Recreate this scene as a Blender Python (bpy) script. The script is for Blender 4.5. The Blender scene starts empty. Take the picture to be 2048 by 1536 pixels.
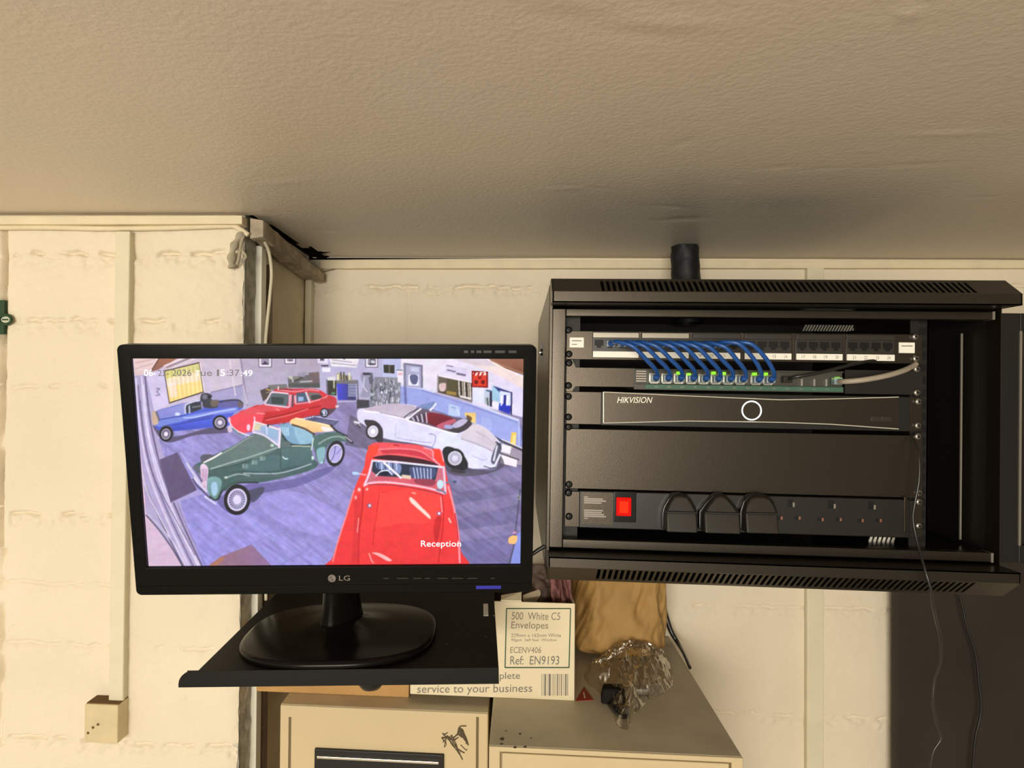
import bpy, bmesh, math, random
import numpy as np
from mathutils import Vector, Matrix

# ------------------------------------------------------------------ camera, world, lights, exposure
S = bpy.context.scene
COL = S.collection
R_ = math.radians
F, CX, CY = 1300.0, 945.0, 768.0
CAM = Vector((0, 0, 1.95))
_a, _b, _c = R_(4.1), R_(.75), R_(.45)
FW = Vector((-math.sin(_a)*math.cos(_b), math.cos(_a)*math.cos(_b), math.sin(_b)))
_r0 = Vector((math.cos(_a), math.sin(_a), 0)); _u0 = _r0.cross(FW)
RT = math.cos(_c)*_r0 + math.sin(_c)*_u0
UP = -math.sin(_c)*_r0 + math.cos(_c)*_u0
cam = bpy.data.cameras.new('camera'); camo = bpy.data.objects.new('camera', cam); COL.objects.link(camo)
cam.sensor_width = 36; cam.lens = F*36/2048; cam.shift_x = (1024-CX)/2048; cam.clip_start = .01
camo.matrix_world = Matrix(((RT.x, UP.x, -FW.x, CAM.x), (RT.y, UP.y, -FW.y, CAM.y), (RT.z, UP.z, -FW.z, CAM.z), (0, 0, 0, 1)))
S.camera = camo

w = bpy.data.worlds.new('world'); S.world = w; w.use_nodes = True
bg = w.node_tree.nodes['Background']; bg.inputs[0].default_value = (1, .90, .75, 1); bg.inputs[1].default_value = 1
# the unseen rest of the room: lighter to the left of the camera, dim to the right
_n = w.node_tree.nodes; _l = w.node_tree.links
_t = _n.new('ShaderNodeTexCoord'); _x = _n.new('ShaderNodeSeparateXYZ'); _m = _n.new('ShaderNodeMapRange')
_m.inputs[1].default_value = -.8; _m.inputs[2].default_value = .7; _m.inputs[3].default_value = .80; _m.inputs[4].default_value = .13
_l.new(_t.outputs['Generated'], _x.inputs[0]); _l.new(_x.outputs['X'], _m.inputs[0]); _l.new(_m.outputs[0], bg.inputs[1])

def area(name, loc, target, sx, sy, power, col):
    l = bpy.data.lights.new(name, 'AREA'); l.shape = 'RECTANGLE'; l.size = sx; l.size_y = sy; l.energy = power; l.color = col
    o = bpy.data.objects.new(name, l); COL.objects.link(o); o.location = loc
    o.rotation_euler = (Vector(target)-Vector(loc)).to_track_quat('-Z', 'Y').to_euler()
    return o
area('rear_fill_light', (-.60, -3.0, 1.68), (-.02, 1.3, 1.80), 1.7, 1.05, 84, (1, .935, .815))  # added broad source, unseen behind the camera, to brighten walls and ceiling
area('ceiling_tube_light', (-.48, -2.9, 2.06), (-.02, 1.3, 1.85), 1.5, .24, 32, (1, .93, .80))

S.view_settings.view_transform = 'Standard'; S.view_settings.look = 'None'
S.view_settings.gamma = 1; S.view_settings.use_curve_mapping = False
S.view_settings.exposure = 0.0
S.cycles.max_bounces = 8

# ------------------------------------------------------------------ helpers
def P(px, py, X=None, Y=None, Z=None):          # a point of the photograph on a plane of the room
    d = FW + RT*((px-CX)/F) - UP*((py-CY)/F)
    if Y is not None: t = (Y-CAM.y)/d.y
    elif Z is not None: t = (Z-CAM.z)/d.z
    else: t = (X-CAM.x)/d.x
    return CAM + d*t
def s2l(c):
    c = np.asarray(c, float)/255.0
    return np.where(c <= .04045, c/12.92, ((c+.055)/1.055)**2.4)
def lin(r, g, b): return tuple(float(v) for v in s2l((r, g, b))) + (1.0,)

MATS = {}
def mat(name, col, rough=.5, metal=0, spec=.5, bump=0, bscale=200, var=0, vscale=8, emit=None, estr=1, trans=0, coat=0, alpha=1, detail=4, tint=None):
    m = bpy.data.materials.new(name); m.use_nodes = True; nt = m.node_tree; b = nt.nodes['Principled BSDF']
    b.inputs['Base Color'].default_value = col; b.inputs['Roughness'].default_value = rough; b.inputs['Metallic'].default_value = metal
    b.inputs['Specular IOR Level'].default_value = spec; b.inputs['Transmission Weight'].default_value = trans
    b.inputs['Coat Weight'].default_value = coat; b.inputs['Alpha'].default_value = alpha
    if tint: b.inputs['Specular Tint'].default_value = tint
    if emit: b.inputs['Emission Color'].default_value = emit; b.inputs['Emission Strength'].default_value = estr
    tc = nt.nodes.new('ShaderNodeTexCoord')
    if bump:
        n = nt.nodes.new('ShaderNodeTexNoise'); n.inputs['Scale'].default_value = bscale; n.inputs['Detail'].default_value = detail
        bp = nt.nodes.new('ShaderNodeBump'); bp.inputs['Strength'].default_value = bump; bp.inputs['Distance'].default_value = .002
        nt.links.new(tc.outputs['Object'], n.inputs['Vector']); nt.links.new(n.outputs['Fac'], bp.inputs['Height']); nt.links.new(bp.outputs['Normal'], b.inputs['Normal'])
    if var:
        n = nt.nodes.new('ShaderNodeTexNoise'); n.inputs['Scale'].default_value = vscale; n.inputs['Detail'].default_value = 6
        rp = nt.nodes.new('ShaderNodeValToRGB'); rp.color_ramp.elements[0].position = .3; rp.color_ramp.elements[1].position = .7
        rp.color_ramp.elements[0].color = tuple(v*(1-var) for v in col[:3])+(1,); rp.color_ramp.elements[1].color = tuple(min(1, v*(1+var*.6)) for v in col[:3])+(1,)
        nt.links.new(tc.outputs['Object'], n.inputs['Vector']); nt.links.new(n.outputs['Fac'], rp.inputs['Fac']); nt.links.new(rp.outputs['Color'], b.inputs['Base Color'])
    MATS[name] = m
    return m

class MB:                                        # collects shapes, builds ONE mesh object
    def __init__(s): s.v = []; s.f = []
    def add(s, vs, fs):
        k = len(s.v); s.v += [tuple(v) for v in vs]; s.f += [tuple(i+k for i in f) for f in fs]; return s
    def box(s, a, b):
        x0, y0, z0 = (min(a[i], b[i]) for i in range(3)); x1, y1, z1 = (max(a[i], b[i]) for i in range(3))
        return s.add([(x0,y0,z0),(x1,y0,z0),(x1,y1,z0),(x0,y1,z0),(x0,y0,z1),(x1,y0,z1),(x1,y1,z1),(x0,y1,z1)],
                     [(0,3,2,1),(4,5,6,7),(0,1,5,4),(1,2,6,5),(2,3,7,6),(3,0,4,7)])
    def prism(s, poly, ext, order='xz'):         # polygon in a plane pushed along the third axis from ext[0] to ext[1]
        n = len(poly)
        if order == 'xz': mk = lambda p, e: (p[0], e, p[1])
        elif order == 'yz': mk = lambda p, e: (e, p[0], p[1])
        else: mk = lambda p, e: (p[0], p[1], e)
        vs = [mk(p, ext[0]) for p in poly]+[mk(p, ext[1]) for p in poly]
        fs = [tuple(range(n)), tuple(range(2*n-1, n-1, -1))]+[(i, i+n, (i+1) % n+n, (i+1) % n) for i in range(n)]
        return s.add(vs, fs)
    def hexa(s, lo, hi):                         # two quads joined
        return s.add(list(lo)+list(hi), [(3,2,1,0),(4,5,6,7),(0,1,5,4),(1,2,6,5),(2,3,7,6),(3,0,4,7)])
    def tube(s, pts, r, n=10, sq=1.0, cap=True):
        pts = [Vector(p) for p in pts]; rs = r if isinstance(r, (list, tuple)) else [r]*len(pts)
        t0 = (pts[1]-pts[0]).normalized(); nv = t0.orthogonal().normalized(); vs = []; fs = []
        for i, p in enumerate(pts):
            t = (pts[min(i+1, len(pts)-1)]-pts[max(i-1, 0)])
            t = t.normalized() if t.length > 1e-9 else t0
            nv = (nv-t*nv.dot(t)); nv = nv.normalized() if nv.length > 1e-9 else t.orthogonal().normalized(); bv = t.cross(nv)
            for k in range(n):
                a = 2*math.pi*k/n; vs.append(p+nv*math.cos(a)*rs[i]+bv*math.sin(a)*rs[i]*sq)
        for i in range(len(pts)-1):
            for k in range(n):
                fs.append((i*n+k, i*n+(k+1) % n, (i+1)*n+(k+1) % n, (i+1)*n+k))
        if cap: fs += [tuple(range(n-1, -1, -1)), tuple(range((len(pts)-1)*n, len(pts)*n))]
        return s.add(vs, fs)
    def cyl(s, c, ax, r, h, n=20): c = Vector(c); ax = Vector(ax).normalized(); return s.tube([c, c+ax*h], r, n)
    def build(s, name, m, parent=None, o=(0,0,0), bevel=0, smooth=False, seg=2, kind=None):
        me = bpy.data.meshes.new(name); oo = Vector(o)
        me.from_pydata([tuple(Vector(v)-oo) for v in s.v], [], s.f); me.update()
        bm = bmesh.new(); bm.from_mesh(me); bmesh.ops.recalc_face_normals(bm, faces=bm.faces); bm.to_mesh(me); bm.free()
        ob = bpy.data.objects.new(name, me); COL.objects.link(ob)
        me.materials.append(MATS[m] if isinstance(m, str) else m)
        if parent is not None: ob.parent = parent
        if smooth:
            for p in me.polygons: p.use_smooth = True
        if bevel:
            bv = ob.modifiers.new('b', 'BEVEL'); bv.width = bevel; bv.segments = seg; bv.limit_method = 'ANGLE'; bv.angle_limit = R_(40)
            for p in me.polygons: p.use_smooth = True
            me.set_sharp_from_angle(angle=R_(35)) if False else None
            wn = ob.modifiers.new('w', 'WEIGHTED_NORMAL'); wn.keep_sharp = True
        if kind: ob['kind'] = kind
        return ob

class Thing:                                     # an Empty at the thing's base; parts are authored in the frame's coordinates
    def __init__(s, name, label, cat, o=(0,0,0), M=None, group=None):
        s.e = bpy.data.objects.new(name, None); COL.objects.link(s.e); s.o = Vector(o); s.e.empty_display_size = .02
        s.M = M or Matrix.Identity(4); s.e.matrix_world = s.M @ Matrix.Translation(s.o)
        s.e['label'] = label; s.e['category'] = cat
        if group: s.e['group'] = group
    def part(s, name, mb, m, bevel=0, smooth=False, parent=None, seg=2, label=None):
        p = mb.build(name, m, parent if parent is not None else s.e, s.o, bevel, smooth, seg)
        if label: p['label'] = label
        return p
def tag(o, label, cat, group=None):
    o['label'] = label; o['category'] = cat
    if group: o['group'] = group
    return o
def center(o):                                    # put a single-mesh thing's origin at its base centre
    me = o.data; co = [v.co.copy() for v in me.vertices]
    c = Vector(((min(v.x for v in co)+max(v.x for v in co))/2, (min(v.y for v in co)+max(v.y for v in co))/2, min(v.z for v in co)))
    me.transform(Matrix.Translation(-c)); o.location = c
    return o
def struct(o): o['kind'] = 'structure'; return o
def spline(pts, n=8):
    pts = [Vector(p) for p in pts]; out = []
    for i in range(len(pts)-1):
        p0 = pts[max(i-1, 0)]; p1 = pts[i]; p2 = pts[i+1]; p3 = pts[min(i+2, len(pts)-1)]
        for k in range(n):
            t = k/n
            out.append(.5*((2*p1)+(p2-p0)*t+(2*p0-5*p1+4*p2-p3)*t*t+(3*p1-p0-3*p2+p3)*t*t*t))
    return out+[pts[-1]]
def text_part(name, s, m, parent, o, a, b, c, depth=.0003):
    """lettering: a = lower left, b = lower right, c = upper left of the space the letters fill"""
    cu = bpy.data.curves.new(name, 'FONT'); cu.body = s; cu.resolution_u = 3
    tmp = bpy.data.objects.new(name, cu); COL.objects.link(tmp)
    dg = bpy.context.evaluated_depsgraph_get(); me = bpy.data.meshes.new_from_object(tmp.evaluated_get(dg))
    bpy.data.objects.remove(tmp); me.name = name
    n = len(me.vertices); co = np.empty(n*3, 'f'); me.vertices.foreach_get('co', co); co = co.reshape(-1, 3)
    mn = co.min(0); mx = co.max(0); uv = (co-mn)/np.maximum(mx-mn, 1e-9)
    a = np.array(a); b = np.array(b); c = np.array(c); oo = np.array(o)
    nrm = np.cross(b-a, c-a); nrm /= np.linalg.norm(nrm)
    new = a+uv[:, :1]*(b-a)+uv[:, 1:2]*(c-a)+nrm*depth-oo
    me.vertices.foreach_set('co', new.astype('f').ravel()); me.update(); me.materials.clear(); me.materials.append(MATS[m])
    ob = bpy.data.objects.new(name, me); COL.objects.link(ob); ob.parent = parent
    return ob
RNG = np.random.RandomState(7)
def vnoise(x, y, seed=0):                         # smooth value noise
    r = np.random.RandomState(seed).rand(256, 256); xi = np.floor(x).astype(int); yi = np.floor(y).astype(int); fx = x-xi; fy = y-yi
    fx = fx*fx*(3-2*fx); fy = fy*fy*(3-2*fy); g = lambda i, j: r[i % 256, j % 256]
    return (g(xi, yi)*(1-fx)+g(xi+1, yi)*fx)*(1-fy)+(g(xi, yi+1)*(1-fx)+g(xi+1, yi+1)*fx)*fy
def fbm(x, y, seed=0, oct=4):
    s = 0; a = .5
    for k in range(oct): s = s+a*(vnoise(x*2**k, y*2**k, seed+k)-.5); a *= .5
    return s
def grid_obj(name, pos, m, parent=None, keep=None, smooth=True, o=(0,0,0)):   # pos: (ny,nx,3)
    ny, nx = pos.shape[:2]; me = bpy.data.meshes.new(name)
    idx = np.arange(ny*nx).reshape(ny, nx)
    q = np.stack([idx[:-1, :-1], idx[:-1, 1:], idx[1:, 1:], idx[1:, :-1]], -1).reshape(-1, 4)
    if keep is not None: q = q[keep.ravel()]
    me.vertices.add(ny*nx); me.vertices.foreach_set('co', (pos.reshape(-1, 3)-np.array(o)).astype('f').ravel())
    me.loops.add(len(q)*4); me.loops.foreach_set('vertex_index', q.ravel().astype('i'))
    me.polygons.add(len(q)); me.polygons.foreach_set('loop_start', (np.arange(len(q))*4).astype('i'))
    me.polygons.foreach_set('use_smooth', np.full(len(q), smooth)); me.update(calc_edges=True); me.validate()
    me.materials.append(MATS[m] if isinstance(m, str) else m)
    ob = bpy.data.objects.new(name, me); COL.objects.link(ob)
    if parent: ob.parent = parent
    return ob

# ------------------------------------------------------------------ materials
mat('wall_paint', (.80, .71, .55, 1), .62, spec=.3, bump=.35, bscale=260, var=.05, vscale=5)
mat('wall_side_paint', (.78, .69, .51, 1), .7, spec=.2, bump=.5, bscale=180, var=.15, vscale=9)
mat('bare_concrete', (.55, .53, .44, 1), .9, spec=.1, bump=1, bscale=140, var=.35, vscale=60)
mat('white_trunking', (.74, .68, .50, 1), .4, spec=.4, var=.05, vscale=20)
mat('clean_white_plastic', (.80, .78, .66, 1), .35, spec=.4)
mat('painted_wood', (.78, .68, .47, 1), .55, spec=.3, bump=.2, bscale=90, var=.08, vscale=18)
mat('weathered_wood', (.46, .385, .28, 1), .75, spec=.2, bump=.6, bscale=70, var=.35, vscale=35)
mat('brown_wood', (.24, .17, .12, 1), .6, var=.2, vscale=40)
mat('dark_void', (.006, .005, .004, 1), .95, spec=0)
mat('floor_concrete', (.55, .50, .42, 1), .8, bump=.3, bscale=30, var=.2)
mat('rack_black', (.010, .0085, .0062, 1), .31, spec=.75, tint=(1, .86, .70, 1), bump=.06, bscale=900)
mat('rack_inner', (.012, .010, .008, 1), .5, spec=.3)
mat('panel_brown', (.010, .0085, .0062, 1), .31, spec=.75, tint=(1, .84, .67, 1), bump=.05, bscale=800)
mat('gloss_black', (.006, .006, .006, 1), .16, spec=.5)
mat('monitor_black', (.005, .005, .004, 1), .28, spec=.09)
mat('satin_black', (.010, .009, .008, 1), .38, spec=.4)
mat('shelf_black', (.006, .005, .004, 1), .55, spec=.18, bump=.05, bscale=600)
mat('matt_black', (.008, .007, .006, 1), .8, spec=.2)
mat('rubber_black', (.008, .0085, .009, 1), .55, spec=.35, bump=.5, bscale=90)
mat('screw_black', (.006, .006, .006, 1), .35, spec=.5)
mat('screw_metal', (.30, .28, .24, 1), .25, metal=.9)
mat('chrome', (.75, .72, .65, 1), .15, metal=1)
mat('grey_metal', (.32, .29, .24, 1), .4, metal=.6)
mat('port_black', (.003, .003, .003, 1), .5, spec=.3)
mat('module_grey', (.025, .022, .018, 1), .35, spec=.5)
mat('label_white', (.90, .87, .78, 1), .5, emit=None)
mat('ink_dark', (.05, .045, .04, 1), .6)
mat('ink_grey', (.20, .18, .15, 1), .6)
mat('ink_brown', (.26, .215, .15, 1), .6)
mat('ink_green', (.03, .10, .05, 1), .6)
mat('cable_blue', (.012, .075, .30, 1), .3, spec=.5)
mat('plug_clear', (.35, .45, .52, 1), .15, spec=.6, trans=.4)
mat('switch_green', (.05, .13, .085, 1), .45, spec=.4)
mat('switch_body', (.05, .045, .035, 1), .45)
mat('jack_metal', (.38, .38, .34, 1), .35, metal=.7)
mat('led_green', (.1, .3, .02, 1), .4, emit=(.30, .80, .03, 1), estr=.9)
mat('led_white', (.8, .8, .8, 1), .4, emit=(.95, 1, 1, 1), estr=1.6)
mat('led_blue', (.02, .02, .3, 1), .4, emit=(.03, .02, .55, 1), estr=.14)
mat('switch_red', (.2, .004, .003, 1), .6, spec=.05, emit=(.75, .004, .002, 1), estr=.8)
mat('switch_red_core', (.2, .01, .004, 1), .6, spec=.05, emit=(1, .025, .004, 1), estr=1.2)
mat('trim_silver', (.75, .72, .60, 1), .35, metal=.3)
mat('socket_plastic', (.011, .0095, .0075, 1), .36, spec=.5)
mat('plug_plastic', (.016, .0135, .010, 1), .38, spec=.45)
mat('copper', (.45, .20, .14, 1), .35, metal=.8)
mat('cable_grey', (.34, .29, .225, 1), .5)
mat('cable_black', (.012, .011, .010, 1), .32, spec=.6)
mat('tinted_glass', (.05, .04, .03, 1), .08, spec=.5, trans=.75)
mat('dark_board', (.030, .023, .017, 1), .55, spec=.3, var=.2, vscale=6)
mat('beige_steel', (.62, .50, .30, 1), .45, spec=.35, bump=.06, bscale=120, var=.06, vscale=6)
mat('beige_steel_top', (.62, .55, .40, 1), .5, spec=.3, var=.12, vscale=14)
mat('groove_brown', (.16, .11, .05, 1), .7)
mat('scuff_dark', (.10, .075, .04, 1), .8)
mat('box_white', (.82, .71, .49, 1), .6, spec=.25, var=.04, vscale=14)
mat('box_brown', (.52, .30, .11, 1), .7, spec=.2, var=.08, vscale=25)
mat('paper_bag', (.43, .255, .085, 1), .65, spec=.25, var=.10, vscale=20)
mat('cloth_pink', (.26, .115, .105, 1), .8, spec=.2, var=.35, vscale=45)
mat('cloth_brown', (.10, .06, .045, 1), .7, var=.3, vscale=50)
mat('red_sticker', (.36, .035, .025, 1), .5)
mat('cream_plastic', (.66, .55, .33, 1), .4, spec=.4, var=.08, vscale=40)
mat('dust_brown', (.16, .10, .05, 1), .9, spec=.1)
mat('sign_green', (.012, .05, .015, 1), .5)
mat('sign_white', (.6, .6, .45, 1), .5)
mat('stand_gloss', (.005, .004, .003, 1), .22, spec=.14)
mat('logo_grey', (.25, .22, .19, 1), .35, metal=.3)
mat('rag_grey', (.42, .37, .26, 1), .8, var=.2, vscale=60)

# clear polythene: thin transparent skin with glossy glints
m = bpy.data.materials.new('clear_polythene'); m.use_nodes = True; nt = m.node_tree
for n in list(nt.nodes): nt.nodes.remove(n)
out = nt.nodes.new('ShaderNodeOutputMaterial'); mx = nt.nodes.new('ShaderNodeMixShader'); tr = nt.nodes.new('ShaderNodeBsdfTransparent'); gl = nt.nodes.new('ShaderNodeBsdfGlossy')
gl.inputs['Roughness'].default_value = .07; gl.inputs['Color'].default_value = (1, .97, .9, 1); tr.inputs['Color'].default_value = (.93, .92, .9, 1)
lw = nt.nodes.new('ShaderNodeLayerWeight'); lw.inputs['Blend'].default_value = .3
mm = nt.nodes.new('ShaderNodeMath'); mm.operation = 'MULTIPLY_ADD'; mm.inputs[1].default_value = .45; mm.inputs[2].default_value = .16
nt.links.new(lw.outputs['Facing'], mm.inputs[0]); nt.links.new(mm.outputs[0], mx.inputs[0]); nt.links.new(tr.outputs[0], mx.inputs[1]); nt.links.new(gl.outputs[0], mx.inputs[2]); nt.links.new(mx.outputs[0], out.inputs[0])
MATS['clear_polythene'] = m

# ceiling paint: orange-peel texture, worn patches, sooty smudge near the pipe
def ceiling_material():
    m = bpy.data.materials.new('ceiling_paint'); m.use_nodes = True; nt = m.node_tree; b = nt.nodes['Principled BSDF']; L = nt.links.new
    b.inputs['Roughness'].default_value = .45; b.inputs['Specular IOR Level'].default_value = .35
    tc = nt.nodes.new('ShaderNodeTexCoord')
    n1 = nt.nodes.new('ShaderNodeTexNoise'); n1.inputs['Scale'].default_value = 2.2; n1.inputs['Detail'].default_value = 3
    rp = nt.nodes.new('ShaderNodeValToRGB'); rp.color_ramp.elements[0].position = .35; rp.color_ramp.elements[1].position = .65
    rp.color_ramp.elements[0].color = (.71, .645, .54, 1); rp.color_ramp.elements[1].color = (.75, .655, .53, 1)
    L(tc.outputs['Object'], n1.inputs['Vector']); L(n1.outputs['Fac'], rp.inputs['Fac'])
    # smudge: distance to a point on the ceiling, broken up by noise
    mp = nt.nodes.new('ShaderNodeMapping'); mp.inputs['Location'].default_value = (-SMUDGE[0]/.24, -SMUDGE[1]/.13, 0); mp.inputs['Scale'].default_value = (1/.24, 1/.13, 0)
    ln = nt.nodes.new('ShaderNodeVectorMath'); ln.operation = 'LENGTH'; L(tc.outputs['Object'], mp.inputs['Vector']); L(mp.outputs[0], ln.inputs[0])
    n2 = nt.nodes.new('ShaderNodeTexNoise'); n2.inputs['Scale'].default_value = 9; L(tc.outputs['Object'], n2.inputs['Vector'])
    ad = nt.nodes.new('ShaderNodeMath'); ad.operation = 'ADD'; L(ln.outputs['Value'], ad.inputs[0]); L(n2.outputs['Fac'], ad.inputs[1])
    r2 = nt.nodes.new('ShaderNodeValToRGB'); r2.color_ramp.elements[0].position = .45; r2.color_ramp.elements[1].position = 1.0
    r2.color_ramp.elements[0].color = (.62,)*3+(1,); r2.color_ramp.elements[1].color = (0, 0, 0, 1); L(ad.outputs[0], r2.inputs['Fac'])
    r2.color_ramp.interpolation = 'EASE'
    mxx = nt.nodes.new('ShaderNodeMixRGB'); mxx.inputs[2].default_value = (.55, .515, .47, 1); L(r2.outputs['Color'], mxx.inputs[0]); L(rp.outputs['Color'], mxx.inputs[1])
    L(mxx.outputs[0], b.inputs['Base Color'])
    n3 = nt.nodes.new('ShaderNodeTexNoise'); n3.inputs['Scale'].default_value = 150; n3.inputs['Detail'].default_value = 2
    bp = nt.nodes.new('ShaderNodeBump'); bp.inputs['Strength'].default_value = .28; bp.inputs['Distance'].default_value = .002
    L(tc.outputs['Object'], n3.inputs['Vector']); L(n3.outputs['Fac'], bp.inputs['Height']); L(bp.outputs['Normal'], b.inputs['Normal'])
    MATS['ceiling_paint'] = m
def ceil_z(x): return 2.2445-.0105*(x+.43)
_s = P(1560, 425, Z=2.224); SMUDGE = (_s.x, _s.y)
ceiling_material()

# ------------------------------------------------------------------ the setting
YL, YB, XC = 1.06, 1.40, -.463                   # near pier face, back wall, corner where the recess begins
def block_wall(name, Y, x0, x1, z0, z1, joints, perps, res, seed, edge=None):
    nx = int((x1-x0)/res)+1; nz = int((z1-z0)/res)+1
    X, Z = np.meshgrid(np.linspace(x0, x1, nx), np.linspace(z0, z1, nz))
    h = .0016*fbm(X*18, Z*18, seed, 4)+.0012*fbm(X*90, Z*90, seed+9, 2)
    for zj, st, a, b in joints:
        zz = Z-(zj+.010*fbm(X*14, X*0+zj*7, seed+3, 3)+.011*fbm(X*70, X*0+zj, seed+5, 3))
        m = np.clip((fbm(X*48, X*0+zj*31, seed+11, 3)+.10)*6, 0, 1)*st*((X > a) & (X < b))
        h += .012*m*np.exp(-(zz/.0026)**2)
        h += .0022*st*(X > a)*(X < b)*np.exp(-((zz+.011)/.012)**2)
        h += .016*np.clip(fbm(X*85, Z*85, seed+21, 3), -.3, .3)*st*(X > a)*(X < b)*np.exp(-((zz+.011)/.011)**2)
    for xp, st, a, b in perps:
        xx = X-(xp+.006*fbm(Z*25, Z*0+xp, seed+31, 3))
        m = np.clip((fbm(Z*22, Z*0+xp*13, seed+33, 3)+.25)*3, 0, 1)*st*((Z > a) & (Z < b))
        h += .012*st*m*np.exp(-(xx/.0045)**2)+.003*m*fbm(X*80, Z*80, seed+41, 2)
    rs = np.random.RandomState(seed)
    for k in range(45):                          # pits and paint nibs
        px, pz = rs.uniform(x0, x1), rs.uniform(z0, z1); r = rs.uniform(.0015, .0035)
        h += rs.choice([-1, 1])*r*.9*np.exp(-((X-px)**2+(Z-pz)**2)/r**2)
    pos = np.stack([X, Y+h, Z], -1)
    lowz = np.stack([np.linspace(x0, x1, nx), np.full(nx, Y), np.zeros(nx)], -1)[None]
    pos = np.concatenate([lowz, pos], 0)
    if edge is not None:                         # chipped arris on the right: squeeze the last columns
        f = np.clip((pos[..., 0]-(x1-.03))/.03, 0, 1)
        pos[..., 0] += f*(.006*fbm(pos[..., 2]*35, pos[..., 2]*0, seed+50, 3)-.002); pos[..., 1] += f**3*.004
    return struct(grid_obj(name, pos, 'wall_paint'))
zl = lambda y, x=120: P(x, y, Y=YL).z
zb = lambda y, x=850: P(x, y, Y=YB).z
block_wall('wall_left', YL, -1.6, XC, 1.22, 2.26,
           [(zl(506), 1, -.872, XC), (zl(640), .75, -.872, XC), (zl(772), .45, -.872, -.70), (zl(1026), .9, -.872, XC), (zl(1165), .35, -.9, XC), (zl(1288), .4, -.9, XC),
            (zl(500), 1, -1.6, -.885), (zl(770), 1, -1.6, -.885), (zl(1020), 1.2, -1.6, -.885), (zl(1480), .7, -1.6, XC)],
           [(P(4, 700, Y=YL).x, 1.7, zl(1100), zl(455)), (P(2, 1300, Y=YL).x, 1.2, zl(1500), zl(1100))], .0022, 3, edge=1)
block_wall('wall_back', YB, XC-.02, 2.1, 1.05, 2.2395,
           [(zb(574), .8, XC, 2.1), (zb(781), .5, XC, 2.1), (zb(1192), .45, XC, 2.1), (zb(1402), .6, XC, 2.1)],
           [(P(818, 620, Y=YB).x, .45, zb(690), zb(574)), (P(1230, 1300, Y=YB).x, .3, zb(1400), zb(1195))], .0026, 17)
# return of the pier (faces right): bare concrete arris, then dirty paint
y1 = P(509, 600, X=XC).y
struct(MB().box((XC-.012, YL+.006, 0), (XC-.001, y1, 2.25)).build('wall_return_edge', 'bare_concrete'))
bpy.data.objects['wall_return_edge'].name = 'wall_pier_edge'
n = 60; zz = np.linspace(1.2, 2.25, 220); yy = np.linspace(y1-.002, YB+.01, n); Yg, Zg = np.meshgrid(yy, zz)
hx = .004*fbm(Yg*20, Zg*20, 71, 4)+.002*fbm(Yg*70, Zg*70, 72, 2)
pos = np.stack([XC-.004+hx, Yg, Zg], -1); pos = np.concatenate([np.stack([np.full(n, XC-.004), yy, np.zeros(n)], -1)[None], pos], 0)
struct(grid_obj('wall_pier_return', pos[:, ::-1], 'wall_side_paint'))
# jagged concrete face beside the arris
zz = np.linspace(1.2, 2.245, 330); yy = np.linspace(YL+.004, y1, 16); Yg, Zg = np.meshgrid(yy, zz)
hx = .0055*fbm(Yg*40, Zg*40, 81, 4)+.001
struct(grid_obj('trim_6', np.stack([XC+hx, Yg, Zg], -1)[:, ::-1], 'bare_concrete'))
struct(MB().box((-3.2, -3.2, -.05), (3.2, 1.6, 0)).build('floor', 'floor_concrete'))

# ceiling with crumbled edge above the batten
x = np.linspace(-2.4, 2.4, 601); y = np.concatenate([np.linspace(-2.6, -.6, 20)[:-1], np.linspace(-.6, 1.43, 330)]); X, Y = np.meshgrid(x, y)
h = .0020*fbm(X*2.2, Y*2.2, 5, 3)+.0004*fbm(X*28, Y*28, 6, 3)
rs = np.random.RandomState(4)
for px, py, sx, sy, a in [(1230, 65, .05, .012, .003), (1300, 58, .06, .010, -.003), (1120, 10, .03, .012, -.003), (1370, 288, .006, .012, .004), (1300, 262, .004, .004, .003), (1140, 380, .035, .006, -.003), (1180, 378, .03, .005, .003), (1640, 338, .02, .004, .003), (1840, 326, .04, .006, .003), (1900, 265, .05, .006, -.003), (1735, 300, .01, .004, -.003), (1360, 440, .04, .012, .004), (1335, 415, .03, .008, .003), (660, 470, .02, .012, .003), (570, 375, .05, .01, -.002), (1820, 30, .006, .006, -.006), (797, 15, .004, .004, -.005), (1960, 390, .02, .005, .003), (1555, 335, .02, .006, .003), (1470, 362, .008, .006, .003), (1920, 356, .01, .003, -.003)]:
    c = P(px, py, Z=2.236); d = rs.uniform(-.3, .3); dx = X-c.x; dy = Y-c.y
    h += .33*a*np.exp(-((dx*math.cos(d)+dy*math.sin(d))/sx)**2-((dy*math.cos(d)-dx*math.sin(d))/sy)**2)
pos = np.stack([X, Y, ceil_z(X)+h], -1)
xc = (X[:-1, :-1]+X[1:, 1:])/2; yc = (Y[:-1, :-1]+Y[1:, 1:])/2
lim_back = YB+.004*np.ones_like(xc)
_h = P(613, 507, Z=2.2435); hole = ((xc-_h.x)/.045)**2+((yc-_h.y)/.055)**2 < 1+1.8*fbm(xc*40, yc*40, 92, 3)
edge = (xc < XC+.02+.012*fbm(yc*20, yc*0, 93, 3)) & (yc > YL+.0) & (yc < YB) & (xc > XC-.02)
keep = ~((yc > lim_back) | hole | edge)
struct(grid_obj('ceiling', pos, 'ceiling_paint', keep=keep))
struct(MB().box((-2.4, .9, 2.262), (2.4, 1.6, 2.29)).build('ceiling_void', 'dark_void'))
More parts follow.
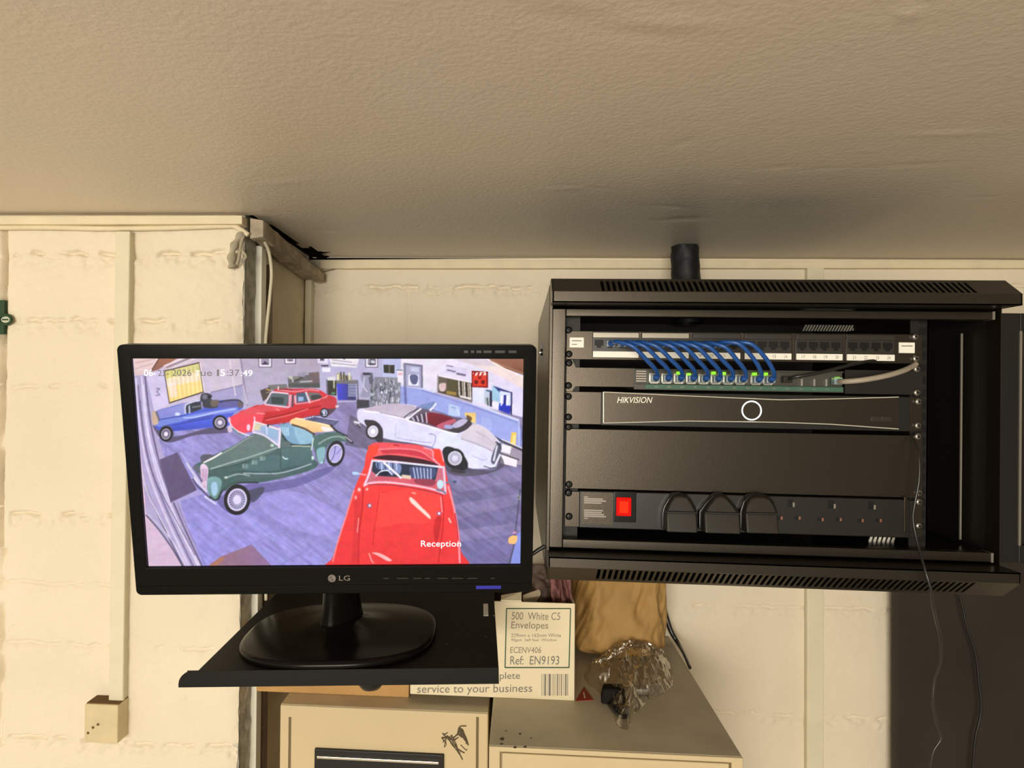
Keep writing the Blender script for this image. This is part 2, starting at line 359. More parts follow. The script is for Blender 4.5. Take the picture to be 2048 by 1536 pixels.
# mouldings
def strip_on(px0, py0, py1, px1, qy0, qy1, Yw, th, name, m='painted_wood', seed=1, step=.02):
    a, b = P(px0, py0, Y=Yw-th), P(px0, py1, Y=Yw-th); c, d = P(px1, qy0, Y=Yw-th), P(px1, qy1, Y=Yw-th)
    n = max(2, int((c.x-a.x)/step)); mb = MB(); t = np.linspace(0, 1, n+1)
    vs = []
    for k in t:
        top = a.lerp(c, k); bot = b.lerp(d, k); e = float(.0018*fbm(np.array([top.x*25]), np.array([0.]), seed, 3)[0])
        vs += [(top.x, Yw-th, top.z+e), (bot.x, Yw-th, bot.z+e*.4), (bot.x, Yw+.004, bot.z+e*.4), (top.x, Yw+.004, top.z+e)]
    fs = []
    for i in range(n):
        for j in range(4): fs.append((i*4+j, i*4+(j+1) % 4, (i+1)*4+(j+1) % 4, (i+1)*4+j))
    fs += [(0, 3, 2, 1), (n*4, n*4+1, n*4+2, n*4+3)]
    return struct(mb.add(vs, fs).build(name, m, bevel=.0012))
strip_on(-300, 433, 449, 484, 431, 448, YL, .020, 'trim_1', seed=2)
strip_on(640, 520.5, 537, 2400, 521.5, 536, YB, .014, 'trim_2', seed=3)
# thin painted pipe under the left trim, ending in a frayed cable at the corner
pts = [P(px, py, Y=YL-.008) for px, py in [(-300, 457), (60, 455), (200, 457), (330, 456), (450, 452), (470, 453), (486, 462), (497, 470)]]
tag(center(MB().tube(spline(pts, 10), .0042, 10).build('painted_cable', 'painted_wood', smooth=True)), 'thin cream painted cable running under the white moulding of the left wall', 'cable')
# frayed offcut hanging at the corner
a = [P(px, py, Y=YL-.012) for px, py in [(486, 465), (474, 480), (466, 500), (463, 525), (466, 536)]]
tt = Thing('cloth_scrap', 'grey rag end hanging from the pier corner under the ceiling', 'rag', a[2])
tt.part('scrap', MB().tube(spline(a, 6), [.003+.0035*math.sin(i*.5)**2+.002*i/24 for i in range(25)], 8, .5), 'rag_grey', smooth=True)
b = [P(px, py, Y=YL-.010) for px, py in [(488, 468), (482, 490), (478, 515), (474, 530)]]
tt.part('strand', MB().tube(spline(b, 6), .0028, 7, .6), 'rag_grey', smooth=True)
c = [P(px, py, Y=YL-.010) for px, py in [(484, 500), (492, 512), (488, 520)]]
tt.part('strand', MB().tube(spline(c, 6), .0025, 7, .6), 'rag_grey', smooth=True)
# batten that sags away from the ceiling
A0 = P(506, 434, Y=YL-.004); A1 = P(492, 470, Y=YL-.004); A2 = P(524, 452, Y=YL-.004)
B0 = P(598, 528, Y=YB-.06); Btip = P(650, 562, Y=YB-.02)
q = Thing('timber_batten', 'sagging grey timber batten along the ceiling above the recess', 'batten', P(560, 500, Y=1.2))
def section(p, wd, ht): return [(p.x, p.y, p.z-ht), (p.x+wd, p.y, p.z-ht*.92), (p.x+wd, p.y, p.z-.004), (p.x, p.y, p.z)]
near = P(500, 436, Y=YL-.002); far = P(606, 528, Y=YB-.035)
mb = MB(); prev = None; vs = []; N = 26
for k in range(N+1):
    t = k/N; p = near.lerp(far, t); e = [float(v) for v in .003*(RNG.rand(4)-.5)]
    s = section(p, .024+e[0], .034+e[1]); vs += [(x+e[2]*.4, y, z+e[3]*.5) for x, y, z in s]
fs = [(i*4+j, i*4+(j+1) % 4, i*4+4+(j+1) % 4, i*4+4+j) for i in range(N) for j in range(4)]+[(3, 2, 1, 0), (N*4, N*4+1, N*4+2, N*4+3)]
q.part('batten_board', mb.add(vs, fs), 'weathered_wood', bevel=.0015)
n2 = P(521, 470, Y=YL+.03); f2 = P(640, 566, Y=YB-.02); vs = []
for k in range(N+1):
    t = k/N; p = n2.lerp(f2, t); e = [float(v) for v in .003*(RNG.rand(4)-.5)]
    vs += [(x+e[2]*.4, y, z+e[3]*.5) for x, y, z in section(p+Vector((-.01, 0, .022)), .02+e[0], .022+e[1])]
q.part('batten_lath', MB().add(vs, fs), 'weathered_wood', bevel=.001)
# painted rough lump where the batten meets the back wall
struct(strip_on(640, 533, 544, 700, 522, 530, YB, .012, 'trim_3', 'weathered_wood', 5, .01))

# recess: white strip, brown strip, cable, corner trunking
def recess_strip(name, xa, xb, th, m, z0, z1, label, cat):
    ya = P(xa, 600, X=XC).y; yb = ya+xb
    return tag(center(MB().box((XC-.003, ya, z0), (XC+th, yb, z1)).build(name, m, bevel=.0015)), label, cat)
recess_strip('plastic_trunking', 510, .022, .0115, 'clean_white_plastic', .4, 2.205, 'upright white plastic trunking just inside the recess behind the monitor', 'trunking')
recess_strip('wooden_strip', 529, .020, .008, 'brown_wood', .4, 2.18, 'narrow brown upright wood strip inside the recess right of the white trunking', 'wood strip')
pts = [P(px, py, X=XC+.022) for px, py in [(529, 482), (538, 505), (543, 545), (540, 590), (535, 640), (531, 690), (530, 760), (532, 1000), (532, 1200)]]
tag(center(MB().tube(spline(pts, 8), .003, 8).build('white_cable', 'white_trunking', smooth=True)), 'loose white cable hanging down the recess from the sagging batten', 'cable')
ca, cb = P(598, 620, Y=YB-.022), P(622, 620, Y=YB-.022)
tag(center(MB().box((XC-.002, YB-.022, .4), (cb.x, YB+.003, zb(552, 610))).build('corner_trunking', 'white_trunking', bevel=.002)), 'upright cream boxed trunking in the inner corner of the recess', 'trunking')
ra, rb = P(1614, 1300, Y=YB-.014), P(1648, 1300, Y=YB-.014)
tag(center(MB().box((ra.x, YB-.014, .4), (rb.x, YB+.003, zb(538, 1620))).build('cable_trunking', 'white_trunking', bevel=.002)), 'upright cream trunking on the back wall running behind the black rack', 'trunking')
# trunking and junction box on the pier
ta, tb = P(227, 700, Y=YL-.016), P(256, 700, Y=YL-.016); zt = P(240, 462, Y=YL-.016).z; zbm = P(235, 1404, Y=YL-.016).z
q = Thing('cable_trunking', 'long upright cream trunking on the left pier ending at the junction box', 'trunking', ((ta.x+tb.x)/2, YL-.008, zbm))
q.part('trunking_base', MB().box((ta.x+.001, YL-.010, zbm), (tb.x-.001, YL+.003, zt)), 'white_trunking', bevel=.001)
q.part('trunking_lid', MB().box((ta.x, YL-.016, zbm), (tb.x, YL-.009, zt)), 'white_trunking', bevel=.002)
ja, jb = P(169, 1408, Y=YL-.030), P(235, 1488, Y=YL-.030)
q = Thing('junction_box', 'small cream junction box with dusty top at the lower left wall', 'junction box', ((ja.x+jb.x)/2, YL-.015, jb.z))
q.part('box_body', MB().box((ja.x, YL-.030, jb.z), (jb.x, YL+.003, ja.z)), 'cream_plastic', bevel=.002)
q.part('box_dust', MB().box((ja.x+.002, YL-.027, ja.z), (jb.x-.001, YL+.002, ja.z+.0012)), 'dust_brown')
for px, py in [(176, 1466), (186, 1455), (196, 1449)]:
    c = P(px, py, Y=YL-.0302); q.part('screw_hole', MB().cyl((c.x, YL-.0306, c.z), (0, 1, 0), .0022, .002, 12), 'dust_brown')
# green sign at the left picture edge
q = Thing('wall_sign', 'dark green and white sign cut off by the left edge of the photo', 'sign', P(-20, 640, Y=YL-.006))
a, b = P(-60, 600, Y=YL-.004), P(7, 668, Y=YL-.004)
q.part('sign_plate', MB().box((a.x, YL-.004, b.z), (b.x, YL+.004, a.z)), 'sign_green', bevel=.001)
c = P(9, 639, Y=YL-.008); ring = MB()
ring.tube([(c.x+.011*math.cos(t), YL-.006, c.z+.008*math.sin(t)) for t in np.linspace(0, 2*math.pi, 25)], .0026, 8)
q.part('sign_ring', ring, 'sign_green', smooth=True)
q.part('sign_face', MB().tube([(c.x, YL-.003, c.z), (c.x, YL-.0055, c.z)], .010, 20), 'sign_white')
q.part('sign_mark', MB().box((c.x-.006, YL-.0065, c.z-.0012), (c.x+.005, YL-.005, c.z+.0012)), 'sign_green')

# ------------------------------------------------------------------ wall rack and what it holds
PIV = Vector((.315, .868, 1.9)); SL = .0089
MR = Matrix.Translation(PIV) @ Matrix.Rotation(SL, 4, 'Y') @ Matrix.Translation(-PIV)   # the rack hangs half a degree out of level
MRI = MR.inverted()
def RP(px, py, Y):
    p = P(px, py, Y=Y); v = MRI @ p; v.y = Y; return v
XL, XR = .0392, .592
YC, YF, YFR, YRL, YEQ = .840, .812, .848, .868, .862
ZT, ZTF, ZTL = 2.0950, 2.0742, 2.0606
ZB, ZBF, ZBL = 1.7095, 1.7325, 1.7450
YBK = 1.362
rk = Thing('network_cabinet', 'black wall mounted network cabinet with slotted hood and its door swung open', 'network cabinet', (.315, 1.1, ZB), MR)
def hood(zc, zf, zl, sgn):
    mb = MB(); t = .0016
    x0, x1 = XL, XR
    # slots run up the slope between the back edge (YC,zc) and the front edge (YF,zf)
    def at(u, x): return (x, YF+(YC-YF)*u, zf+(zc-zf)*u)
    nrm = Vector((0, -(zc-zf), (YC-YF))).normalized()*t*(1 if sgn > 0 else 1)
    if nrm.y < 0: nrm = -nrm
    def slab(xa, xb, u0, u1):
        lo = [at(u0, xa), at(u0, xb), at(u1, xb), at(u1, xa)]; mb.hexa(lo, [tuple(Vector(v)+nrm) for v in lo])
    sx0, sx1 = .100, .546; n = 62; pt = (sx1-sx0)/n
    slab(x0, x1, 0, .06); slab(x0, x1, .84, 1.0); slab(x0, sx0, .06, .84); slab(sx1-pt*.45, x1, .06, .84)
    for k in range(1, n): slab(sx0+pt*(k-.45), sx0+pt*k, .06, .84)
    mb.box((x0, YF, zf), (x1, YF+t, zl)); mb.box((x0, YF, zl), (x1, YFR+.004, zl+sgn*t))
    return mb
rk.part('top_hood', hood(ZT, ZTF, ZTL, 1), 'rack_black')
rk.part('bottom_hood', hood(ZB, ZBF, ZBL, -1), 'rack_black')
rk.part('top_panel', MB().box((XL, YC, ZT-.0016), (XR, YBK, ZT)), 'rack_black')
rk.part('bottom_panel', MB().box((XL, YC, ZB), (XR, YBK, ZB+.0016)), 'rack_black')
rk.part('base_plate', MB().box((XL+.004, YFR+.017, 1.7570), (XR-.004, YBK-.002, 1.7590)), 'gloss_black')
prof = [(YF, ZTF), (YC, ZT), (YC+.025, ZT), (YC+.025, ZB), (YC, ZB), (YF, ZBF), (YF, ZBL), (YFR-.004, ZBL), (YFR-.004, ZTL), (YF, ZTL)]
for xs, nm in ((XL, 1), (XR, -1)):
    rk.part('side_cheek', MB().prism(prof, (xs-.0008, xs+.0018*nm), 'yz'), 'rack_black')
sl_ = MB().box((XL-.0015, YFR+.018, ZB+.004), (XL+.001, YBK, ZT-.004)); sp = rk.part('side_panel', sl_, 'panel_brown', bevel=.0008)
c = MRI @ P(1083, 705, X=XL-.002)
lk = MB().cyl((XL-.0045, c.y, c.z), (1, 0, 0), .007, .004, 20); lk.box((XL-.004, c.y-.004, c.z-.016), (XL-.001, c.y+.004, c.z+.016)); rk.part('side_lock', lk, 'screw_black', parent=sp)
rk.part('lock_barrel', MB().cyl((XL-.0062, c.y, c.z), (1, 0, 0), .0035, .003, 14), 'chrome', parent=sp)
rk.part('side_panel', MB().box((XR-.001, YFR+.010, ZB+.001), (XR+.0015, YBK, ZT-.001)), 'rack_inner')
rk.part('back_panel', MB().box((XL, YBK-.0015, ZB), (XR, YBK, ZT)), 'rack_inner')
for z in (1.80, 2.02): rk.part('wall_bracket', MB().box((XL+.03, YBK, z-.015), (XR-.03, YB+.002, z+.015)), 'matt_black')
# front frame
fr = MB(); fl = RP(1104, 700, YFR).x; fri = RP(1131, 700, YFR).x; fx1 = RP(1985, 700, YFR).x
zt1, zt0 = 2.0576, 2.0476; zb1, zb0 = 1.7596, 1.7480
fr.box((fl, YFR, zb0), (fri, YFR+.020, zt1)); fr.box((fri, YFR, zt0), (fx1, YFR+.016, zt1)); fr.box((fri, YFR, zb0), (fx1, YFR+.016, zb1))
rk.part('front_frame', fr, 'rack_black', bevel=.0012)
rk.part('frame_edge', MB().box((fx1-.0005, YFR-.001, zt0), (fx1+.0022, YFR+.016, zt1)), 'grey_metal')
rk.part('frame_edge', MB().box((fx1-.0005, YFR-.001, zb0), (fx1+.0022, YFR+.016, zb1)), 'grey_metal')
rk.part('door_strip', MB().box((XL+.0005, YFR-.001, zb0+.01), (fl-.0012, YFR+.012, zt1-.002)), 'rack_black', bevel=.0005)
for s in (0, 1):                                   # mounting rails
    if s == 0: a, b = .0562, .0790
    else: a, b = RP(1820, 740, YRL).x, RP(1857, 740, YRL).x
    mb = MB().box((a, YRL, zb1-.012), (b, YRL+.002, zt0+.006)); mb.box((b-.002 if s else a, YRL, zb1-.012), (b if s else a+.002, YRL+.03, zt0+.006))
    rail = rk.part('mounting_rail', mb, 'rack_inner')
    ml = MB()
    for k in range(19): ml.box(((a+b)/2+(.004 if s else -.002)-.0045, YRL-.0006, zb1+.006+k*.0155), ((a+b)/2+(.004 if s else -.002)+.0045, YRL+.001, zb1+.006+k*.0155+.0095))
    rk.part('rail_holes', ml, 'port_black', parent=rail)
ye = (MRI @ P(1921, 900, X=XR-.010)).y
rk.part('side_channel', MB().box((XR-.010, ye, zb1+.004), (XR-.0078, ye+.002, zt0-.012)), 'grey_metal')
sv = MB()
for z in (1.80, 1.89, 1.98): sv.box((XR-.0026, .985, z-.030), (XR-.0008, .997, z+.030))
rk.part('side_slots', sv, 'dark_void')
def glints(x0, x1, n, y, z0, z1, lean, nm):  # tilted silver slivers added to imitate spots of light falling through the vents
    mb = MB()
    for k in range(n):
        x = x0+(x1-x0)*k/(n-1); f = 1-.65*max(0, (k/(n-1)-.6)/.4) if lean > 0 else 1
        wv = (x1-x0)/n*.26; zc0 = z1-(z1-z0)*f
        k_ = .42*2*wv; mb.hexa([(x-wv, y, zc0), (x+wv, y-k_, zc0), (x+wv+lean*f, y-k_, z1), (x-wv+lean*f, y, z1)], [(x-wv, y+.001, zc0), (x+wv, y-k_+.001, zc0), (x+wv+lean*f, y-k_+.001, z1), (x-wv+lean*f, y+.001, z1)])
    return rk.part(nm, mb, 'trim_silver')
a, b = RP(1606, 662, 1.2), RP(1752, 651, 1.2); glints(a.x, b.x, 26, 1.2, a.z, b.z, .0055, 'vent_light_spots')
a, b = RP(1745, 1077, .93), RP(1790, 1062, .93); glints(a.x, b.x, 6, .93, max(a.z, 1.742), b.z, -.004, 'vent_light_spots')
# the glass door swung right round
dz0, dz1 = 1.7475, 2.0562; dx0 = RP(1992, 800, YFR+.004).x; dxi = RP(2037, 800, YFR+.004).x; DX1 = dx0+.545
rk_d = MB().box((dx0, YFR+.002, dz0), (dxi, YFR+.022, dz1)).box((DX1-.03, YFR+.002, dz0), (DX1, YFR+.022, dz1)).box((dxi, YFR+.002, dz1-.022), (DX1-.03, YFR+.022, dz1)).box((dxi, YFR+.002, dz0), (DX1-.03, YFR+.022, dz0+.022))
dr = rk.part('door', rk_d, 'satin_black', bevel=.001)
rk.part('door_glass', MB().box((dxi-.002, YFR+.010, dz0+.02), (DX1-.028, YFR+.014, dz1-.02)), 'tinted_glass', parent=dr)
rk.part('glass_edge', MB().box((dxi-.0012, YFR+.0005, dz0+.022), (dxi+.0014, YFR+.004, dz1-.022)), 'grey_metal', parent=dr)

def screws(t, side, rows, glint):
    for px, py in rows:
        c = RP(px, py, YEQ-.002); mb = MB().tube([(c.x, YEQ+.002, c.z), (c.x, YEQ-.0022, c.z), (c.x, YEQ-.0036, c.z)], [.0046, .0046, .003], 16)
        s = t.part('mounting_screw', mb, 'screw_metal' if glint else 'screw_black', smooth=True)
        cr = MB().box((c.x-.0024, YEQ-.0040, c.z-.0005), (c.x+.0024, YEQ-.0034, c.z+.0005)).box((c.x-.0005, YEQ-.0040, c.z-.0024), (c.x+.0005, YEQ-.0034, c.z+.0024))
        t.part('screw_slot', cr, 'port_black', parent=s)
def rbox(px0, py0, px1, py1, y0, y1):
    a, b = RP(px0, py1, y0), RP(px1, py0, y0); return (a.x, y0, a.z), (b.x, y1, b.z)
def ear_plate(px0, px1, py0, py1):
    a, b = rbox(px0, py0, px1, py1, YEQ, YEQ+.002); return MB().box(a, b)

# patch panel
zpp = (RP(1184, 716, YEQ).z, RP(1184, 663, YEQ).z)
pp = Thing('patch_bay', 'black patch panel with six groups of ports above the green network switch', 'patch panel', (.29, YEQ, zpp[0]), MR)
xl, xr = RP(1133, 690, YEQ).x, RP(1845, 690, YEQ).x
pp.part('face_plate', MB().box((xl, YEQ, zpp[0]-.002), (xr, YEQ+.002, zpp[1]+.0005)).box((xl+.03, YEQ+.002, zpp[0]), (xr-.03, YEQ+.05, zpp[1]-.002)), 'panel_brown', bevel=.0005)
mods = [(1184, 1279), (1282, 1379), (1384, 1482), (1487, 1584), (1590, 1686), (1691, 1790)]
PORT = []
for k, (a, b) in enumerate(mods):
    x0, x1 = RP(a, 690, YEQ-.004).x, RP(b, 690, YEQ-.004).x; z0, z1 = zpp[0]+.0005, zpp[1]-.0005
    md = pp.part('port_module', MB().box((x0+.0006, YEQ-.004, z0), (x1-.0006, YEQ+.001, z1)), 'module_grey', bevel=.0006)
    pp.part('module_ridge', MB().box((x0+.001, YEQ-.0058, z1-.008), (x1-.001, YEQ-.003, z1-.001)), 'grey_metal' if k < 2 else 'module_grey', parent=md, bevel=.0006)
    pt = (x1-x0-.004)/4
    for i in range(4):
        cx = x0+.002+pt*(i+.5); w2 = pt*.40; zt_, zb_ = z1-.0105, z0+.0125
        mb = MB().prism([(cx-w2, zt_), (cx+w2, zt_), (cx+w2, zb_+.003), (cx+w2*.5, zb_+.003), (cx+w2*.5, zb_), (cx-w2*.5, zb_), (cx-w2*.5, zb_+.003), (cx-w2, zb_+.003)], (YEQ-.0045, YEQ+.0005))
        pp.part('port', mb, 'port_black', parent=md); PORT.append((cx, (zt_+zb_)/2))
    ls = pp.part('label_strip', MB().box((x0+.0012, YEQ-.0062, z0+.0002), (x1-.0012, YEQ-.0035, z0+.0082)), 'label_white', parent=md, bevel=.0004)
    if k >= 2:
        for i in range(4):
            cx = x0+.003+pt*(i+.45); n_ = '%d' % (k*4+i+1)
            text_part('port_number', n_, 'ink_grey', md, pp.o, (cx-.0016, YEQ-.0063, z0+.0022), (cx+.0022, YEQ-.0063, z0+.0022), (cx-.0016, YEQ-.0063, z0+.0062), .0001)
for px0, px1, py0, py1 in [(1139, 1168, 675, 695), (1798, 1830, 685, 706)]:
    a, b = rbox(px0, py0, px1, py1, YEQ-.0012, YEQ+.001); tgq = pp.part('tag', MB().box(a, b), 'label_white', bevel=.0004)
    z = (a[2]+b[2])/2; mb = MB().box((a[0]+.003, YEQ-.0016, z-.0004+.002), (b[0]-.003, YEQ-.0010, z+.0008+.002))
    if px0 < 1500: mb.box((a[0]+.003, YEQ-.0016, z-.003), (b[0]-.009, YEQ-.0010, z-.002))
    pp.part('tag_print', mb, 'ink_grey', parent=tgq)
screws(pp, 0, [(1137, 660), (1138, 708)], False); screws(pp, 1, [(1831, 673), (1832, 717)], True)
# network switch
zs0, zs1 = RP(1268, 779, YEQ).z, RP(1268, 737, YEQ).z
sw = Thing('network_switch', 'network switch with green port strip below the patch panel', 'network switch', (.27, YEQ, zs0), MR)
for px0, px1 in [(1133, 1268), (1690, 1845)]:
    ze0, ze1 = RP(px0, 772, YEQ).z+(px0 > 1500)*.0, RP(px0, 735 if px0 < 1500 else 728, YEQ).z
    x0, x1 = RP(px0, 750, YEQ).x, RP(px1, 750, YEQ).x
    if px0 < 1500:
        er = MB().prism([(x0, ze1+.010), (x0+.0075, ze1+.010), (x0+.012, ze1), (x1, ze1), (x1, ze0), (x0+.012, ze0), (x0+.0075, ze0-.007), (x0, ze0-.007)], (YEQ, YEQ+.002))
        sw.part('mounting_ear', er, 'panel_brown')
    else: sw.part('mounting_ear', MB().box((x0, YEQ, zs0-.001), (x1, YEQ+.002, zs1+.002)), 'rack_inner')
x0, x1 = RP(1268, 750, YEQ).x, RP(1687, 750, YEQ).x
body = sw.part('casing', MB().box((x0, YEQ+.003, zs0), (x1, YEQ+.16, zs1)).box((x0, YEQ-.001, zs0), (x1, YEQ+.004, zs0+.0075)).box((x0, YEQ-.001, zs1-.002), (x1, YEQ+.004, zs1)), 'switch_body', bevel=.0005)
vg = MB()
for k in range(5): vg.box((x0+.003, YEQ+.0012, zs0+.0105+k*.0032), (x0+.016, YEQ+.0035, zs0+.0120+k*.0032))
sw.part('side_vents', vg, 'grey_metal', parent=body)
gx0 = RP(1290, 770, YEQ).x
st = sw.part('port_strip', MB().box((gx0, YEQ-.0022, zs0+.0012), (x1-.001, YEQ+.001, zs0+.0072)), 'switch_green', bevel=.0004)
tk = MB()
for k in range(14): tk.box((gx0+.012+k*.0165, YEQ-.0026, zs0+.0036), (gx0+.016+k*.0165, YEQ-.002, zs0+.0046))
sw.part('strip_marks', tk, 'logo_grey', parent=st)
swp = []
for k in range(10):
    px = 1308+24.6*k+(6 if k > 7 else 0); cx = RP(px, 757, YEQ).x; swp.append(cx)
    mb = MB(); h0, h1 = zs0+.0082, zs0+.0215; w2 = .0066
    mb.box((cx-w2, YEQ-.0015, h0), (cx-w2+.0012, YEQ+.004, h1)).box((cx+w2-.0012, YEQ-.0015, h0), (cx+w2, YEQ+.004, h1)).box((cx-w2, YEQ-.0015, h0), (cx+w2, YEQ+.004, h0+.0012)).box((cx-w2, YEQ+.0022, h0), (cx+w2, YEQ+.0028, h1))
    sw.part('jack', mb, 'jack_metal')
for px in (1603, 1628, 1652):
    cx = RP(px, 760, YEQ).x; sw.part('jack', MB().box((cx-.0012, YEQ-.001, zs0+.008), (cx+.0012, YEQ+.004, zs0+.017)), 'jack_metal')
for px, py in [(1358, 746), (1378, 749), (1428, 746), (1448, 747), (1510, 748), (1532, 748), (1676, 757)]:
    c = RP(px, py, YEQ-.004); sw.part('status_light', MB().box((c.x-.0024, YEQ-.0055, c.z-.0020), (c.x+.0024, YEQ+.002, c.z+.0020)), 'led_green', bevel=.0008)
screws(sw, 0, [(1138, 726), (1137, 771)], False); screws(sw, 1, [(1834, 738), (1834, 785)], True)
# blue patch cables
words = ['leftmost', 'second', 'third', 'fourth', 'fifth', 'sixth', 'seventh', 'eighth', 'ninth', 'rightmost']
for k in range(10):
    x, z = PORT[k+1 if k < 8 else k+1]; X2 = swp[k]; z2 = zs0+.0150
    lab = 'blue patch cable, %s of the ten looping from patch panel to switch' % (words[k] if k in (0, 9) else words[k]+' from left')
    t = Thing('patch_cable', lab, 'patch cable', (x, YEQ-.004, z), MR, 'blue patch cables')
    dx = X2-x; hump = .016 if k > 7 else .007
    path = [(x, YEQ-.012, z), (x+dx*.03, YEQ-.028, z+.001), (x+dx*.16, YEQ-.040, z-.001-(0 if k < 8 else -.002)), (x+dx*.40, YEQ-.045, z-.010+(hump*.5)), (x+dx*.70, YEQ-.040, z-.026+hump*.5), (x+dx*.93, YEQ-.030, z2+.010), (X2, YEQ-.018, z2+.003), (X2, YEQ-.010, z2+.001)]
    t.part('cord', MB().tube(spline(path, 6), .0027, 10), 'cable_blue', smooth=True)
    for (cx, cz, d) in ((x, z, 1), (X2, z2, -1)):
        p = t.part('plug', MB().box((cx-.0055, YEQ-.012, cz-.0042), (cx+.0055, YEQ-.001, cz+.0042)), 'plug_clear', bevel=.0008)
        t.part('boot', MB().tube([(cx, YEQ-.010, cz), (cx, YEQ-.020, cz+(.0 if d > 0 else .003))], [.0046, .0034], 10), 'cable_blue', parent=p, smooth=True)
t = Thing('network_cable', 'grey cable curving from the switch toward the right rail of the rack', 'cable', RP(1680, 762, YEQ-.01), MR)
pts = [RP(px, py, yy) for px, py, yy in [(1676, 763, YEQ-.006), (1690, 763, YEQ-.022), (1725, 760, YEQ-.03), (1770, 752, YEQ-.028), (1805, 742, YEQ-.018), (1824, 733, YEQ-.004), (1832, 728, YEQ+.0005)]]
t.part('cord', MB().tube(spline(pts, 6), .0034, 10), 'cable_grey', smooth=True)
c = pts[0]; t.part('plug', MB().box((c.x-.006, YEQ-.010, c.z-.004), (c.x+.004, YEQ, c.z+.005)), 'plug_clear', bevel=.0006)
t = Thing('black_patch_cable', 'thin black cable leaving the switch toward the upper right behind the grey one', 'cable', RP(1578, 757, YEQ-.01), MR)
pts = [RP(px, py, yy) for px, py, yy in [(1574, 759, YEQ-.003), (1590, 754, YEQ-.016), (1625, 748, YEQ-.018), (1670, 738, YEQ-.016), (1705, 729, YEQ-.011), (1740, 722, YEQ-.006), (1765, 721, YEQ-.0015)]]
t.part('cord', MB().tube(spline(pts, 6), .0022, 8), 'cable_black', smooth=True)
t.part('plug', MB().box((pts[0].x-.006, YEQ-.008, pts[0].z-.004), (pts[0].x+.005, YEQ, pts[0].z+.004)), 'satin_black', bevel=.0006)
# video recorder
zr0, zr1 = RP(1140, 848, YEQ).z, RP(1140, 783, YEQ).z
vr = Thing('video_recorder', 'dark video recorder with silver outline and glowing white ring', 'video recorder', (.29, YEQ, zr0), MR)
xa, xb, xc_ = RP(1133, 800, YEQ).x, RP(1203, 800, YEQ).x, RP(1845, 800, YEQ).x
vr.part('mounting_shelf', MB().box((xa, YEQ, zr0), (xb, YEQ+.002, zr1)).box((xb, YEQ+.03, zr0), (xc_-.01, YEQ+.30, zr0+.002)).box((RP(1815, 800, YEQ).x, YEQ, zr0), (xc_, YEQ+.002, zr1)), 'panel_brown', bevel=.0005)
YV = YEQ-.006
def vp(px, py): v = RP(px, py, YV); return (v.x, v.z)
TL = [vp(1207, 784), vp(1380, 792), vp(1560, 799.5), vp(1680, 797.5), vp(1797, 794)]; BL = [vp(1797, 858), vp(1663, 848.5), vp(1560, 844.6), vp(1377, 842), vp(1207, 846)]
xr0, xr1 = vp(1203, 800)[0], vp(1822, 800)[0]
vr.part('casing', MB().box((xr0, YV+.002, zr0-.0008), (xr1, YV+.22, zr1+.0005)), 'satin_black', bevel=.001)
vr.part('front_panel', MB().prism(TL+BL, (YV, YV+.003)), 'panel_brown')
vr.part('top_bar', MB().prism([(xr0+.001, zr1)]+[(xr1, zr1)]+TL[::-1], (YV+.0005, YV+.003)), 'rack_inner')
ol = MB()
for L in (TL, BL, [BL[-1], TL[0]]):
    ol.tube([(p[0], YV-.0002, p[1]) for p in L], .00062, 6)
vr.part('silver_outline', ol, 'trim_silver')
c = vp(1503, 821); rr = .0118
vr.part('ring_light', MB().tube([(c[0]+rr*math.cos(t), YV-.0006, c[1]+rr*math.sin(t)) for t in np.linspace(0, 2*math.pi, 49)], .00085, 8, cap=False), 'led_white', smooth=True)
a, b, d = vp(1234, 806), vp(1302, 806), vp(1237, 794)
text_part('brand_lettering', 'HIKVISION', 'trim_silver', vr.e, vr.o, (a[0], YV-.0002, a[1]), (b[0], YV-.0002, b[1]), (d[0], YV-.0002, d[1]), .0002)
for px in (1752, 1773):
    c = vp(px, 838); vr.part('usb_port', MB().box((c[0]-.006, YV-.0008, c[1]-.003), (c[0]+.006, YV+.001, c[1]+.003)), 'module_grey', bevel=.0004)
screws(vr, 0, [(1137, 793), (1137, 834)], False); screws(vr, 1, [(1837, 803), (1836, 851)], True)
# blank plate
zk0, zk1 = RP(1140, 977, YEQ).z, RP(1140, 857, YEQ).z
bk = Thing('blanking_plate', 'plain black blanking plate between the recorder and the socket strip', 'blanking plate', (.29, YEQ, zk0), MR)
bk.part('plate', MB().box((xa, YEQ-.001, zk0), (RP(1845, 900, YEQ).x, YEQ+.001, zk1)), 'panel_brown', bevel=.0008)
screws(bk, 0, [(1137, 854), (1138, 969)], False); screws(bk, 1, [(1836, 873), (1838, 986)], True)
# power strip
zq0, zq1 = RP(1158, 1054, YEQ).z, RP(1158, 980, YEQ).z
pw = Thing('socket_strip', 'black rack socket strip with glowing red switch along the bottom of the rack', 'power strip', (.29, YEQ, zq0), MR)
xe0, xe1 = RP(1158, 1000, YEQ).x, RP(1815, 1000, YEQ).x
YP = YEQ-.006
pw.part('mounting_bracket', MB().box((xa, YEQ, zq0), (xe0+.01, YEQ+.002, zq1-.002)), 'panel_brown', bevel=.0005)
pw.part('mounting_bracket', MB().box((xe1-.01, YEQ, zq0), (RP(1845, 1000, YEQ).x, YEQ+.002, zq1-.002)), 'panel_brown', bevel=.0005)
pw.part('casing', MB().box((xe0, YP, zq0), (xe1, YEQ+.04, zq1)), 'socket_plastic', bevel=.0015)
a, b = rbox(1163, 986, 1226, 1048, YP-.0006, YP+.001); lb = pw.part('rating_label', MB().box(a, b), 'panel_brown')
mb = MB()
